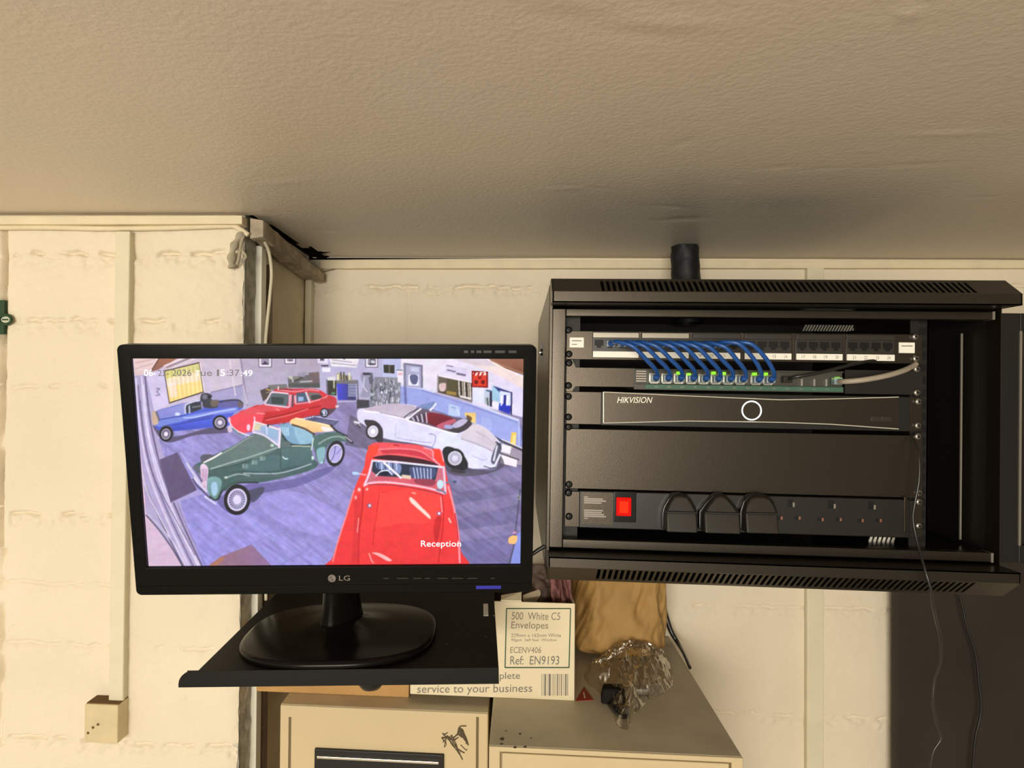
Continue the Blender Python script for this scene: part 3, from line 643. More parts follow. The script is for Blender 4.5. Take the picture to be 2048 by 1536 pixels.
for py, x1_ in [(993, 1176), (997, 1206), (1001, 1212), (1005, 1203), (1020, 1206), (1024, 1203), (1028, 1208), (1032, 1212), (1036, 1176)]:
    a, b = rbox(1168, py, x1_, py+1.6, YP-.0009, YP-.0005); mb.box(a, b)
pw.part('label_print', mb, 'logo_grey', parent=lb)
a, b = rbox(1227, 984, 1273, 1044, YP-.003, YP+.001); sf = pw.part('switch_frame', MB().box(a, b), 'gloss_black', bevel=.001)
a, b = rbox(1233, 996, 1263, 1032, YP-.0065, YP-.002); pw.part('rocker_switch', MB().box(a, b), 'switch_red', parent=sf, bevel=.001)
a, b = rbox(1239, 1003, 1257, 1026, YP-.0070, YP-.006); pw.part('rocker_window', MB().box(a, b), 'switch_red_core', parent=sf, bevel=.0004)
for cx0, cy0 in [(1580, 1006), (1662, 1009), (1742, 1011)]:
    for dx, dy, w2, h2, mm_ in [(0, 0, .0032, .0052, 'port_black'), (-21, 30, .0036, .0024, 'port_black'), (15, 30, .0036, .0024, 'port_black')]:
        c = RP(cx0+dx, cy0+dy, YP); pw.part('socket_hole', MB().box((c.x-w2, YP-.0004, c.z-h2), (c.x+w2, YP+.002, c.z+h2)), mm_)
    c = RP(cx0+7, cy0+3, YP); pw.part('socket_contact', MB().box((c.x-.0012, YP-.0006, c.z-.0030), (c.x+.0012, YP+.001, c.z+.0025)), 'grey_metal')
    for dx in (-17, 19):
        c = RP(cx0+dx, cy0+30, YP); pw.part('socket_contact', MB().box((c.x-.0012, YP-.0006, c.z-.0020), (c.x+.0012, YP+.001, c.z+.0020)), 'copper')
a, b = rbox(1808, 994, 1816, 1064, YP-.002, YP+.004); pw.part('end_cap', MB().box(a, b), 'panel_brown', bevel=.0005)
screws(pw, 0, [(1137, 986), (1138, 1033)], False); screws(pw, 1, [(1838, 1004), (1838, 1052)], True)
for k, (xa_, xb_, yt, yb_, lab) in enumerate([(1327, 1393, 989, 1060, 'black mains plug in the first socket, nearest the red switch'), (1402, 1478, 990, 1062, 'black mains plug, the middle one of three in the strip'), (1484, 1553, 991, 1062, 'black mains plug beside the empty sockets, third from the red switch')]):
    a = RP(xa_, yb_, YP-.012); b = RP(xb_, yt, YP-.012); w_ = b.x-a.x; h_ = b.z-a.z; cx = (a.x+b.x)/2
    t = Thing('mains_plug', lab, 'plug', (cx, YP, a.z), MR, 'plugs in the socket strip')
    if k == 0: prof = [(-.5, 0), (.5, 0), (.5, .42), (.46, .60), (.33, .83), (.20, .97), (0, 1), (-.20, .97), (-.33, .83), (-.46, .60), (-.5, .42)]
    elif k == 1: prof = [(-.5, 0), (.5, 0), (.5, .50), (.36, .72), (.18, .93), (.07, 1), (-.07, 1), (-.18, .93), (-.36, .72), (-.5, .50)]
    else: prof = [(-.5, 0), (.5, 0), (.5, .52), (.42, .78), (.28, .95), (.12, 1), (-.12, 1), (-.28, .95), (-.42, .78), (-.5, .52)]
    pr = [(cx+u*w_, a.z+v*h_) for u, v in prof]
    t.part('plug_body', MB().prism([(cx+(x-cx)*1.10, z+.001) for x, z in pr], (YP-.010, YP)), 'gloss_black', bevel=.0015)
    n_ = len(pr); mb = MB(); sh = .016
    lo = [(x, YP-.010, z) for x, z in pr]; hi = [(cx+(x-cx)*.93, YP-.010-sh*(1-.65*(z-a.z)/h_), a.z+(z-a.z)*.95) for x, z in pr]
    mb.add(lo+hi, [tuple(range(n_, 2*n_))]+[(i, (i+1) % n_, (i+1) % n_+n_, i+n_) for i in range(n_)]); t.part('plug_cover', mb, 'plug_plastic', bevel=.002)
    t.part('grip_ridge', MB().box((cx-w_*.46, YP-.0235, a.z+h_*.50), (cx+w_*.46, YP-.016, a.z+h_*.56)), 'plug_plastic', bevel=.001)
# thin black cable dropping out of the rack
pts = [P(px, py, Y=yy) for px, py, yy in [(1821, 868, .858), (1832, 892, .846), (1838, 915, .838), (1838, 960, .834), (1830, 1005, .834), (1826, 1040, .832), (1836, 1090, .824), (1850, 1140, .806), (1862, 1180, .803), (1866, 1210, .81), (1874, 1248, .83), (1881, 1275, .84), (1882, 1320, .845), (1870, 1360, .85), (1866, 1400, .85), (1872, 1440, .85), (1882, 1475, .85), (1866, 1505, .85), (1859, 1560, .85), (1858, 1700, .85)]]
tag(center(MB().tube(spline(pts, 8), .0016, 8).build('thin_cable', 'cable_black', smooth=True)), 'thin black cable trailing down out of the rack over its lower hood', 'cable')
# taped black pipe between ceiling and rack
pb = [P(1368, y_, Y=1.285) for y_ in (490, 510, 530, 560, 600)]; pb[0].z = ceil_z(pb[0].x)+.012
pb[-1].z = ZT-.004
nn = 40; hh = 34; A, H = np.meshgrid(np.linspace(0, 2*math.pi, nn+1), np.linspace(0, 1, hh)); ztop = ceil_z(pb[0].x)+.006; zbot = ZT-.008
rad = .0262+.0032*H**1.5+.0026*fbm(A*1.2, H*5, 61, 3)*2+.0004*np.sin(H*30+A*1.0)+.0015*np.clip(1-H*8, 0, 1)*np.sin(A*5)
rad[:, -1] = rad[:, 0]
px_ = pb[1].x+.002+rad*np.cos(A)+.007*H**1.6; py_ = 1.285+rad*np.sin(A)
pipe = grid_obj('taped_pipe', np.stack([px_, py_, ztop+(zbot-ztop)*H], -1)[:, ::-1], 'rubber_black'); tag(center(pipe), 'black taped pipe coming down from the ceiling into the rack top', 'pipe')
# dark board on the back wall below the rack
a = P(1794, 1300, Y=1.352)
tag(center(MB().box((a.x, 1.352, .02), (1.30, 1.372, 1.86)).build('dark_board', 'dark_board', bevel=.002)), 'tall dark brown board standing at the wall under the rack at lower right', 'board')
pts = [P(px, py, Y=1.33) for px, py in [(1925, 1215), (1934, 1255), (1946, 1290), (1953, 1320), (1957, 1360), (1962, 1420), (1950, 1480), (1944, 1560)]]
pts = [P(1910, 1150, Y=1.33)]+pts
tag(center(MB().tube(spline(pts, 8), .0022, 8).build('hanging_cable', 'cable_black', smooth=True)), 'black cable hanging in front of the dark board right of the thin cable', 'cable')
# ------------------------------------------------------------------ monitor, its shelf and the things below
MM = Matrix.Translation((-.23335, .80529, 1.85848)) @ Matrix.Rotation(R_(5.617), 4, 'Z') @ Matrix.Rotation(R_(9.5), 4, 'X') @ Matrix.Rotation(R_(-.4715), 4, 'Y')
MMI = MM.inverted()
SW, SH = .477, .268
mo = Thing('monitor', 'black flat monitor showing five classic cars in a showroom', 'monitor', (0, .02, -.17), MM)
ox, ot, ob_ = .5083/2, SH/2+.0170, SH/2+.0371
def rrect(x0, x1, z0, z1, r, n=5):
    out = []
    for cx, cz, a0 in ((x1-r, z1-r, 0), (x0+r, z1-r, 90), (x0+r, z0+r, 180), (x1-r, z0+r, 270)):
        for k in range(n+1):
            a = R_(a0+90*k/n); out.append((cx+r*math.cos(a), cz+r*math.sin(a)))
    return out
def ring_plate(mb, outer, inner, yf, yb, yi):       # bezel ring: front at yf, back at yb, inner lip down to yi
    n = len(outer); vs = [(x, yf, z) for x, z in outer]+[(x, yf, z) for x, z in inner]+[(x, yb, z) for x, z in outer]+[(x, yi, z) for x, z in inner]
    fs = []
    for i in range(n):
        j = (i+1) % n; fs += [(i, j, j+n, i+n), (i, i+2*n, j+2*n, j), (i+n, j+n, j+3*n, i+3*n)]
    mb.add(vs, fs)
inn = rrect(-SW/2, SW/2, -SH/2, SH/2, .0005); outr = rrect(-ox, ox, -ob_, ot, .007)
mb = MB(); ring_plate(mb, outr, inn, -.0060, .012, .0015); bz = mo.part('bezel', mb, 'monitor_black', bevel=.0012)
bot = MB().box((-ox+.002, -.0068, -ob_+.011), (ox-.002, -.0055, -ob_+.0122)); mo.part('bezel_line', bot, 'stand_gloss', parent=bz)
mo.part('bezel_rim', MB().prism(rrect(-SW/2-.0015, SW/2+.0015, -SH/2-.0015, -SH/2+.0001, .0005, 2), (-.0063, -.002)), 'matt_black', parent=bz)
bk_ = MB(); lo = rrect(-ox+.001, ox-.001, -ob_+.001, ot-.001, .008); hi = rrect(-.17, .17, -.10, .08, .02)
bk_.add([(x, .012, z) for x, z in lo]+[(x, .045, z) for x, z in hi], [tuple(range(len(lo), 2*len(lo))), tuple(range(len(lo)))]+[(i, (i+1) % len(lo), (i+1) % len(lo)+len(lo), i+len(lo)) for i in range(len(lo))])
mo.part('rear_shell', bk_, 'satin_black')
zl_ = (MMI @ P(663, 1157, Y=.80)).z
def mp(px, py, y=-.0062):                            # photograph point on the bezel plane
    o = MMI @ CAM; d = (MMI.to_3x3() @ (P(px, py, Y=1)-CAM)); t = (y-o.y)/d.y; return o+d*t
c = mp(664, 1156.5); lg = MB().tube([(c.x+.0045*math.cos(t), c.y-.0003, c.z+.0045*math.sin(t)) for t in np.linspace(0, 2*math.pi, 33)], .0007, 6, cap=False)
lg.cyl((c.x, c.y, c.z), (0, -1, 0), .0044, .0004, 28); lgo = mo.part('logo_disc', lg, 'logo_grey')
fm = MB().box((c.x-.0005, c.y-.0007, c.z-.0026), (c.x+.0003, c.y-.0003, c.z+.0024)).box((c.x-.0005, c.y-.0007, c.z-.0026), (c.x+.0018, c.y-.0003, c.z-.0019)).cyl((c.x-.0020, c.y, c.z+.0012), (0, -1, 0), .0007, .0007, 10)
fm.tube([(c.x+.0030*math.cos(t), c.y-.0004, c.z+.0030*math.sin(t)) for t in np.linspace(R_(80), R_(360), 21)], .0003, 5)
mo.part('logo_mark', fm, 'ink_dark', parent=lgo)
a, b, d = mp(678, 1161), mp(700, 1161), mp(678, 1151); text_part('brand_lettering', 'LG', 'logo_grey', mo.e, mo.o, a, b, d, .0003)
bm_ = MB()
for px, wd in [(772, 10), (805, 22), (835, 16), (855, 10), (885, 20), (915, 22), (945, 18), (985, 8)]:
    a = mp(px-wd/2, 1157.5); b = mp(px+wd/2, 1155.5); bm_.box((a.x, a.y-.0003, a.z), (b.x, a.y, b.z))
mo.part('button_marks', bm_, 'module_grey')
a, b = mp(952, 1178), mp(1002, 1171); mo.part('power_light', MB().box((a.x, a.y-.0006, a.z), (b.x, a.y, b.z)), 'led_blue', bevel=.0003)
em = MB()
for k, (px, wd) in enumerate([(932, 8), (945, 6), (958, 10), (975, 16), (1000, 20), (1025, 16)]):
    a, b = mp(px-wd/2, 706), mp(px+wd/2, 701); em.box((a.x, a.y-.0003, a.z), (b.x, a.y, b.z))
mo.part('bezel_print', em, 'module_grey')

# shelf frame
FL = P(400, 1337, Y=.79); FR = P(997, 1330, Y=.812)
xd = (FR-FL).normalized(); yd = Vector((-xd.y, xd.x, 0)).normalized(); zd = xd.cross(yd); SWD = (FR-FL).length
MS = Matrix(((xd.x, yd.x, zd.x, FL.x), (xd.y, yd.y, zd.y, FL.y), (xd.z, yd.z, zd.z, FL.z), (0, 0, 0, 1)))
MSI = MS.inverted()
def sp_(px, py, z=0):
    o = MSI @ CAM; d = MSI.to_3x3() @ (P(px, py, Y=1)-CAM); t = (z-o.z)/d.z; return o+d*t
def sf_(px, py, y=-.010):
    o = MSI @ CAM; d = MSI.to_3x3() @ (P(px, py, Y=1)-CAM); t = (y-o.y)/d.y; return o+d*t
sh = Thing('shelf', 'black steel shelf with front lip carrying the monitor', 'shelf', (SWD/2, .25, -.02), MS)
DEP = .575
sh.part('tray', MB().box((0, -.008, -.0025), (SWD, DEP, 0)), 'shelf_black', bevel=.0006)
a, b = sf_(357, 1378), sf_(369, 1342); zb_ = sf_(700, 1371).z; e = b.x-a.x; zt_ = .0012
lip = [(a.x, zb_), (SWD, zb_), (SWD, zt_), (-.012, zt_)]+[(a.x+.018*(1-math.sin(t))+0*1, zt_-.016*(1-math.cos(t))) for t in np.linspace(R_(20), R_(90), 6)]
sh.part('front_lip', MB().prism(lip, (-.0105, -.008)), 'shelf_black', bevel=.0005)
a, b = sp_(967, 1232), sp_(976, 1208); sh.part('shelf_label', MB().box((a.x, a.y, 0), (b.x, b.y, .0006)), 'label_white')
for px, py in [(988, 1232), (893, 1290), (972, 1276)]:
    c = sp_(px, py); sh.part('shelf_rivet', MB().tube([(c.x, c.y, 0), (c.x, c.y, .0012)], .0022, 12), 'screw_metal' if px > 980 else 'screw_black')
for x in (.04, SWD-.04): sh.part('bracket', MB().box((x-.012, DEP-.055, -.004), (x+.012, DEP, -.0025)).prism([(DEP-.055, -.004), (DEP, -.004), (DEP, -.11)], (x-.0015, x+.0015), 'yz').box((x-.012, DEP-.003, -.11), (x+.012, DEP+.010, -.004)), 'matt_black')
c = sf_(745, 1371, .02)
sh.part('cable_grommet', MB().tube([(c.x, .01, -.002), (c.x, .01, -.024), (c.x, .01, -.030), (c.x, .01, -.0325)], [.0165, .0165, .012, .005], 20), 'satin_black', smooth=True)
# monitor stand (moves with the monitor; children of it)
bl, br, bf = sp_(497, 1262, .008), sp_(872, 1258, .008), sp_(683, 1334, .008)
bc = Vector(((bl.x+br.x)/2, (bl.y+br.y)/2, 0)); bw = (br.x-bl.x)/2; bd = max(.06, bc.y-bf.y); bd = min(bd, .115)
def base_ring(s, z):
    pts = []
    for t in np.linspace(0, 2*math.pi, 72, endpoint=False):
        n_ = 2.7; ct, st = math.cos(t), math.sin(t)
        pts.append((bc.x+bw*s*math.copysign(abs(ct)**(2/n_), ct), bc.y+bd*s*math.copysign(abs(st)**(2/n_), st), z))
    return pts
rings = [base_ring(.985, .0005), base_ring(1, .003), base_ring(1, .006), base_ring(.985, .009), base_ring(.95, .0105), base_ring(.6, .013), base_ring(.42, .0145), base_ring(.25, .021), base_ring(.18, .026)]
mb = MB(); n_ = 72; mb.v = [v for r in rings for v in r]
mb.f = [(i*n_+k, i*n_+(k+1) % n_, (i+1)*n_+(k+1) % n_, (i+1)*n_+k) for i in range(len(rings)-1) for k in range(n_)]+[tuple(range(n_-1, -1, -1)), tuple(range((len(rings)-1)*n_, len(rings)*n_))]
T = MMI @ MS
mb.v = [tuple(T @ Vector(v)) for v in mb.v]; mo.part('stand_base', mb, 'stand_gloss', smooth=True)
nb = T @ Vector((bc.x, bc.y, .024)); nt_ = Vector((nb.x, .045, -.10))
mb = MB().tube(spline([nb, nb.lerp(nt_, .35)+Vector((0, .004, 0)), nb.lerp(nt_, .7), nt_], 6), [.034-.012*math.sin(min(1, i/14)*math.pi/2) for i in range(19)], 20, .62); mo.part('stand_neck', mb, 'stand_gloss', smooth=True)
# short lead from the monitor toward the rack
pts = [P(1050, 1114, Y=.882), P(1066, 1107, Y=.884), P(1078, 1099, Y=.885), P(1090, 1092, Y=.886)]
tag(center(MB().tube(spline(pts, 6), .0028, 8).build('monitor_lead', 'cable_black', smooth=True)), 'short black lead between the monitor edge and the network cabinet', 'cable')
# ---- filing cabinets
ZC = 1.4365
def cabinet(name, label, pxl, pxr, Yf, yb, ztop):
    xl_, xr_ = P(pxl, 1500, Y=Yf).x, P(pxr, 1500, Y=Yf).x
    t = Thing(name, label, 'filing cabinet', ((xl_+xr_)/2, (Yf+yb)/2, 0))
    t.part('cabinet_body', MB().box((xl_, Yf+.012, .02), (xr_, yb, ztop-.0012)), 'beige_steel', bevel=.002)
    t.part('cabinet_top', MB().box((xl_+.0006, Yf+.003, ztop-.002), (xr_-.0006, yb, ztop)), 'beige_steel_top', bevel=.0008)
    return t, xl_, xr_
t, x0, x1 = cabinet('filing_cabinet', 'beige steel filing cabinet on the right with the plastic bag on its top', 978, 1487, .94, 1.392, ZC+.006)
ZR = ZC+.006
zt = ZR; t.part('front_frame', MB().box((x0, .94, zt-.008), (x1, .953, zt-.0005)).box((x0, .94, .05), (x0+.016, .953, zt-.006)).box((x1-.016, .94, .05), (x1, .953, zt-.006)), 'beige_steel', bevel=.0015)
for k in range(4):
    z1 = zt-.0105-k*.345; d_ = t.part('drawer', MB().box((x0+.0185, .942, z1-.335), (x1-.0185, .955, z1)), 'beige_steel', bevel=.002)
    t.part('drawer_handle', MB().box(((x0+x1)/2-.05, .930, z1-.12), ((x0+x1)/2+.05, .943, z1-.10)), 'chrome', parent=d_, bevel=.003)
tri = [P(px, py, Z=ZR+.0004) for px, py in [(1151, 1402), (1187, 1400), (1168, 1374)]]
mb = MB(); mb.add([(p.x, p.y, ZR) for p in tri]+[(p.x, p.y, ZR+.0008) for p in tri], [(0, 2, 1), (3, 4, 5), (0, 1, 4, 3), (1, 2, 5, 4), (2, 0, 3, 5)])
tp = t.part('warning_sticker', mb, 'red_sticker', label='red triangular sticker')
c = sum(tri, Vector())/3; t.part('sticker_mark', MB().box((c.x-.001, c.y-.008, ZR+.0008), (c.x+.001, c.y+.012, ZR+.0011)), 'label_white', parent=tp)
mb = MB()
rs = np.random.RandomState(12)
for px, py, r in [(1005, 1478, .004), (1012, 1462, .002), (1040, 1468, .0025), (1062, 1476, .002), (1030, 1495, .003), (1050, 1494, .0025), (1003, 1488, .0025)]:
    p = P(px, py, Z=ZR); mb.add([(p.x+r*rs.uniform(.5, 1.3)*math.cos(a), p.y+r*rs.uniform(.5, 1.3)*math.sin(a), ZR+.0003) for a in np.linspace(0, 2*math.pi, 9)[:-1]], [tuple(range(8))])
t.part('chipped_paint', mb, 'scuff_dark')
t, x0, x1 = cabinet('filing_cabinet', 'beige steel filing cabinet on the left, under the cardboard box, with black drawer recess', 559, 976, 1.06, 1.392, ZC-.0066)
zt = ZC-.0066; YF2 = 1.06
t.part('front_panel', MB().box((x0, YF2, .05), (x1, YF2+.0125, zt-.0006)), 'beige_steel', bevel=.0025)
mb = MB()
for px in (580, 955):
    a = P(px, 1434, Y=YF2); mb.box((a.x-.0022, YF2-.0004, .1), (a.x+.0022, YF2+.001, a.z))
t.part('panel_groove', mb, 'groove_brown')
a, b = P(629, 1496, Y=YF2-.004), P(888, 1506, Y=YF2-.004)
hr = t.part('drawer_recess', MB().box((a.x, YF2-.005, a.z-.10), (b.x, YF2+.002, a.z-.001)), 'satin_black', bevel=.0015, label='black framed drawer recess')
a2, b2 = P(634, 1511, Y=YF2-.006), P(878, 1518, Y=YF2-.006)
t.part('chrome_strip', MB().box((a2.x, YF2-.0085, a2.z-.0045), (b2.x, YF2-.004, a2.z+.0005)), 'chrome', parent=hr, bevel=.0012)
mb = MB(); rs = np.random.RandomState(3)
zz = lambda pts: [P(440+x/3.657, 1380+y/3.657, Y=YF2-.0004) for x, y in pts]
for st_, r in [([(1620, 350), (1660, 345), (1700, 350), (1740, 320)], .0022), ([(1740, 330), (1755, 270), (1800, 265)], .0026), ([(1745, 300), (1790, 330), (1810, 390)], .0026), ([(1750, 320), (1785, 350), (1800, 370)], .0024), ([(1630, 320), (1680, 370), (1720, 420)], .0013), ([(1630, 385), (1650, 360), (1700, 330)], .0013), ([(1700, 370), (1740, 430), (1790, 460)], .0014), ([(1720, 400), (1760, 480), (1775, 510)], .0013), ([(1760, 400), (1800, 440), (1805, 430)], .0011), ([(1640, 410), (1650, 380), (1660, 330)], .001), ([(1680, 350), (1690, 390), (1750, 460)], .0012), ([(1730, 430), (1750, 470), (1760, 440)], .001), ([(1745, 275), (1775, 300), (1790, 350)], .004), ([(1660, 335), (1700, 365), (1745, 345)], .0018), ([(1630, 360), (1655, 395), (1640, 420)], .0012), ([(1690, 330), (1720, 380), (1735, 420)], .0013), ([(1770, 340), (1815, 395), (1812, 405)], .0014), ([(1625, 315), (1645, 322), (1665, 310)], .0012)]:
    p = zz(st_); mb.tube(spline(p, 4), [r*(.6+.6*rs.rand()) for _ in range((len(p)-1)*4+1)], 6, .3)
t.part('scuff_mark', mb, 'scuff_dark')
# ---- brown cardboard box
ZL = zt
Yc = P(700, 1391, Z=ZL).y; a, b = P(512, 1391, Y=Yc), P(818, 1391, Y=Yc)
q = Thing('cardboard_box', 'plain brown cardboard box under the shelf on the left cabinet', 'box', ((a.x+b.x)/2, Yc+.1, ZL))
q.part('box_carton', MB().box((a.x, Yc, ZL), (b.x, Yc+.2, ZL+.125)), 'box_brown', bevel=.002)
q.part('box_flap', MB().box((a.x+.001, Yc+.001, ZL+.125), (b.x-.001, Yc+.099, ZL+.1275)), 'box_brown')
q.part('box_flap', MB().box((a.x+.001, Yc+.101, ZL+.125), (b.x-.001, Yc+.199, ZL+.1275)), 'box_brown')
# ---- envelope box
Ye = 1.088
a, b = P(820, 1398, Y=Ye), P(1149, 1404, Y=Ye); zt_ = P(1075, 1205, Y=Ye).z; z0 = ZR+.0003
q = Thing('envelope_box', 'white printed box of 500 envelopes under the right end of the shelf', 'box', ((a.x+b.x)/2, Ye+.09, z0))
x0, x1, de = a.x, b.x, .165; th = .003
q.part('box_carton', MB().box((x0, Ye, z0), (x1, Ye+th, zt_)).box((x0, Ye+de-th, z0), (x1, Ye+de, zt_)).box((x0, Ye+th, z0), (x0+th, Ye+de-th, zt_)).box((x1-th, Ye+th, z0), (x1, Ye+de-th, zt_)).box((x0+th, Ye+th, z0), (x1-th, Ye+de-th, z0+th)), 'box_white', bevel=.0012)
f0, f1 = P(998, 1205, Y=Ye).x, P(1043, 1205, Y=Ye).x
fs_ = f0+.003
q.part('box_flap', MB().hexa([(fs_, Ye+.001, zt_), (f1, Ye+.001, zt_), (f1, Ye+.020, zt_+.0085), (fs_, Ye+.020, zt_+.002)], [(fs_, Ye+.001, zt_+.002), (f1, Ye+.001, zt_+.002), (f1, Ye+.021, zt_+.0105), (fs_, Ye+.021, zt_+.004)]), 'box_white')
def bp(px, py): return P(px, py, Y=Ye)
def btext(nm, s, m, x0_, y0_, x1_, y1_, xs, y2_):      # lower-left, lower-right, upper-left in the photograph
    text_part(nm, s, m, q.e, q.o, bp(x0_, y0_), bp(x1_, y1_), bp(xs, y2_), .0004)
btext('box_lettering', '500  White C5', 'ink_brown', 1023, 1239, 1120, 1240, 1024, 1224)
btext('box_lettering', 'Envelopes', 'ink_brown', 1022, 1261, 1096, 1262, 1023, 1243)
btext('box_lettering', '229mm x 162mm White', 'ink_brown', 1022, 1274, 1122, 1274, 1022, 1267)
btext('box_lettering', '90gsm  Self Seal  Window', 'ink_brown', 1022, 1284, 1114, 1284, 1022, 1277)
btext('box_lettering', 'ECENV406', 'ink_brown', 1020, 1306, 1082, 1306, 1021, 1294)
btext('box_lettering', 'Ref:  EN9193', 'ink_grey', 1020, 1329, 1118, 1329, 1021, 1312)
btext('box_lettering', 'complete', 'ink_grey', 962, 1363, 1040, 1362, 962, 1345)
btext('box_lettering', 'service to your business', 'ink_grey', 834, 1391, 1064, 1389, 835, 1370)
mb = MB()
for (xa_, ya_), (xb_, yb_) in [((1013, 1217), (1141, 1217)), ((1141, 1217), (1138, 1335)), ((1138, 1335), (1010, 1335)), ((1010, 1335), (1013, 1217))]:
    mb.tube([bp(xa_, ya_)+Vector((0, -.0004, 0)), bp(xb_, yb_)+Vector((0, -.0004, 0))], .0009, 6, 1)
q.part('label_border', mb, 'ink_green')
mb = MB(); x = 1083; k = 0
for wd, gp in [(1, 2), (1, 1.5), (3.5, 2), (1, 2), (4.5, 2.5), (1, 2), (1.5, 2), (1, 2), (2.5, 1.5), (1, 1), (1, 1.5), (2, 3), (1, 2), (3, 1.5), (1.5, 2)]:
    c0, c1 = bp(x, 1391), bp(x+wd, 1348); mb.box((c0.x, Ye-.0005, c0.z), (c1.x, Ye+.0005, c1.z)); x += wd+gp
q.part('barcode', mb, 'ink_grey')
# ---- cloths sticking out of the envelope box
def lump(name, c, r, m, seed, label=None, cat=None, amp=.25, nu=48, nv=28, sq=2.4, twist=0):
    A, B = np.meshgrid(np.linspace(0, 2*np.pi, nu+1), np.linspace(0, np.pi, nv)); e = 2/sq
    sg = lambda v: np.sign(v)*np.abs(v)**e
    nx_, ny_, nz_ = sg(np.cos(A))*sg(np.sin(B)), sg(np.sin(A))*sg(np.sin(B)), sg(np.cos(B))
    f = 1+amp*(1-np.abs(2*fbm(np.cos(A)*1.7+nz_*1.3+5, np.sin(A)*1.7+nz_*.9+9, seed, 3))*3)*.5
    f[:, -1] = f[:, 0]
    pos = np.stack([c[0]+r[0]*nx_*f+twist*nz_, c[1]+r[1]*ny_*f, c[2]+r[2]*nz_*f], -1)
    o = grid_obj(name, pos[:, ::-1], m); center(o)
    if label: tag(o, label, cat)
    return o
def cloth_sheet(name, corners, m, seed, label, amp=.006, n=40, waves=7):
    U, V = np.meshgrid(np.linspace(0, 1, n), np.linspace(0, 1, n)); c = [np.array(v) for v in corners]
    pos = ((1-U)*(1-V))[..., None]*c[0]+(U*(1-V))[..., None]*c[1]+(U*V)[..., None]*c[2]+((1-U)*V)[..., None]*c[3]
    nrm = np.cross(c[1]-c[0], c[3]-c[0]); nrm /= np.linalg.norm(nrm)
    pos = pos+(amp*np.sin(U*waves+2*fbm(U*3, V*3, seed, 3)*3)+amp*1.5*fbm(U*4, V*4, seed+3, 3))[..., None]*nrm
    o = grid_obj(name, pos, m); so = o.modifiers.new('s', 'SOLIDIFY'); so.thickness = .0022
    center(o); return tag(o, label, 'cloth')
cx0 = P(1068, 1150, Y=Ye+.06)
cloth_sheet('folded_cloth', [P(1076, 1212, Y=Ye+.05), P(1112, 1212, Y=Ye+.04), P(1128, 1130, Y=Ye+.07), P(1062, 1130, Y=Ye+.09)], 'cloth_brown', 4, 'dark brown cloth standing in the open envelope box behind its flap')
cloth_sheet('folded_cloth', [P(1104, 1215, Y=Ye+.03), P(1148, 1212, Y=Ye+.025), P(1140, 1140, Y=Ye+.05), P(1098, 1136, Y=Ye+.06)], 'cloth_pink', 9, 'dusty pink cloth in the right end of the open envelope box', .008, waves=15)
c = P(1030, 1184, Y=Ye+.10); w2 = (P(1072, 1184, Y=Ye+.10).x-P(992, 1184, Y=Ye+.10).x)/2
tag(center(MB().box((c.x-w2, Ye+.085, z0+.02), (c.x+w2*1.05, Ye+.125, c.z+.004)).build('brown_folder', 'cloth_brown', bevel=.004)), 'brown folded wallet in the left of the open envelope box', 'wallet')
a = P(1046, 1200, Y=Ye+.03); b = P(1090, 1185, Y=Ye+.06)
tag(MB().hexa([(a.x, Ye+.025, z0+.03), (b.x-.008, Ye+.055, z0+.03), (b.x, Ye+.060, b.z), (a.x, Ye+.030, a.z)], [(a.x, Ye+.030, z0+.03), (b.x-.008, Ye+.060, z0+.03), (b.x, Ye+.072, b.z+.006), (a.x, Ye+.040, a.z+.006)]).build('paper_wad', 'box_white', bevel=.0008), 'small cream folded paper poking up beside the box flap', 'paper')
# ---- brown paper bag
Yb0 = P(1230, 1335, Z=ZR).y
xl_, xr_ = P(1146, 1300, Y=Yb0+.03).x, P(1331, 1300, Y=Yb0+.03).x
nu, nv = 180, 90; A, V = np.meshgrid(np.linspace(0, 2*np.pi, nu+1), np.linspace(0, 1, nv)); e = .62
sg = lambda v: np.sign(v)*np.abs(v)**e
hgt = .262; dpt = .070; cxm = (xl_+xr_)/2; hw = (xr_-xl_)/2
rr_ = np.clip(np.minimum(V/.10, 1), 0, 1)**.5*(1-.10*V)
rr_ = rr_*np.where(V > .93, np.sqrt(np.clip(1-((V-.93)/.07)**2, 0, 1)), 1)
ux, uy = sg(np.cos(A)), sg(np.sin(A))
cre = (.5-np.abs(fbm(ux*1.6+V*1.1+3, uy*1.2+V*2.4+7, 33, 3))*4)*.010+(.5-np.abs(fbm(ux*3.1-V*2.7+8, uy*2+V*3.9+1, 37, 3))*4)*.006
cre += .004*np.sin(A*7+V*9+3*fbm(ux*2, V*3, 39, 2))*np.clip(1-V*1.8, 0, 1)
cre[:, -1] = cre[:, 0]
X_ = cxm+(hw*ux+cre*ux*.6)*rr_+.012*V*(ux > 0); Y_ = Yb0+dpt+(dpt*uy+cre*np.sign(uy)*np.abs(uy)**.5*1.3)*rr_; Z_ = ZR+.0008+hgt*V+.004*fbm(ux*2, uy*2+V*5, 44, 3)*np.clip(V*6, 0, 1)
o = grid_obj('paper_bag', np.stack([X_, Y_, Z_], -1), 'paper_bag'); tag(center(o), 'crumpled brown paper bag on the right cabinet beneath the rack', 'bag')
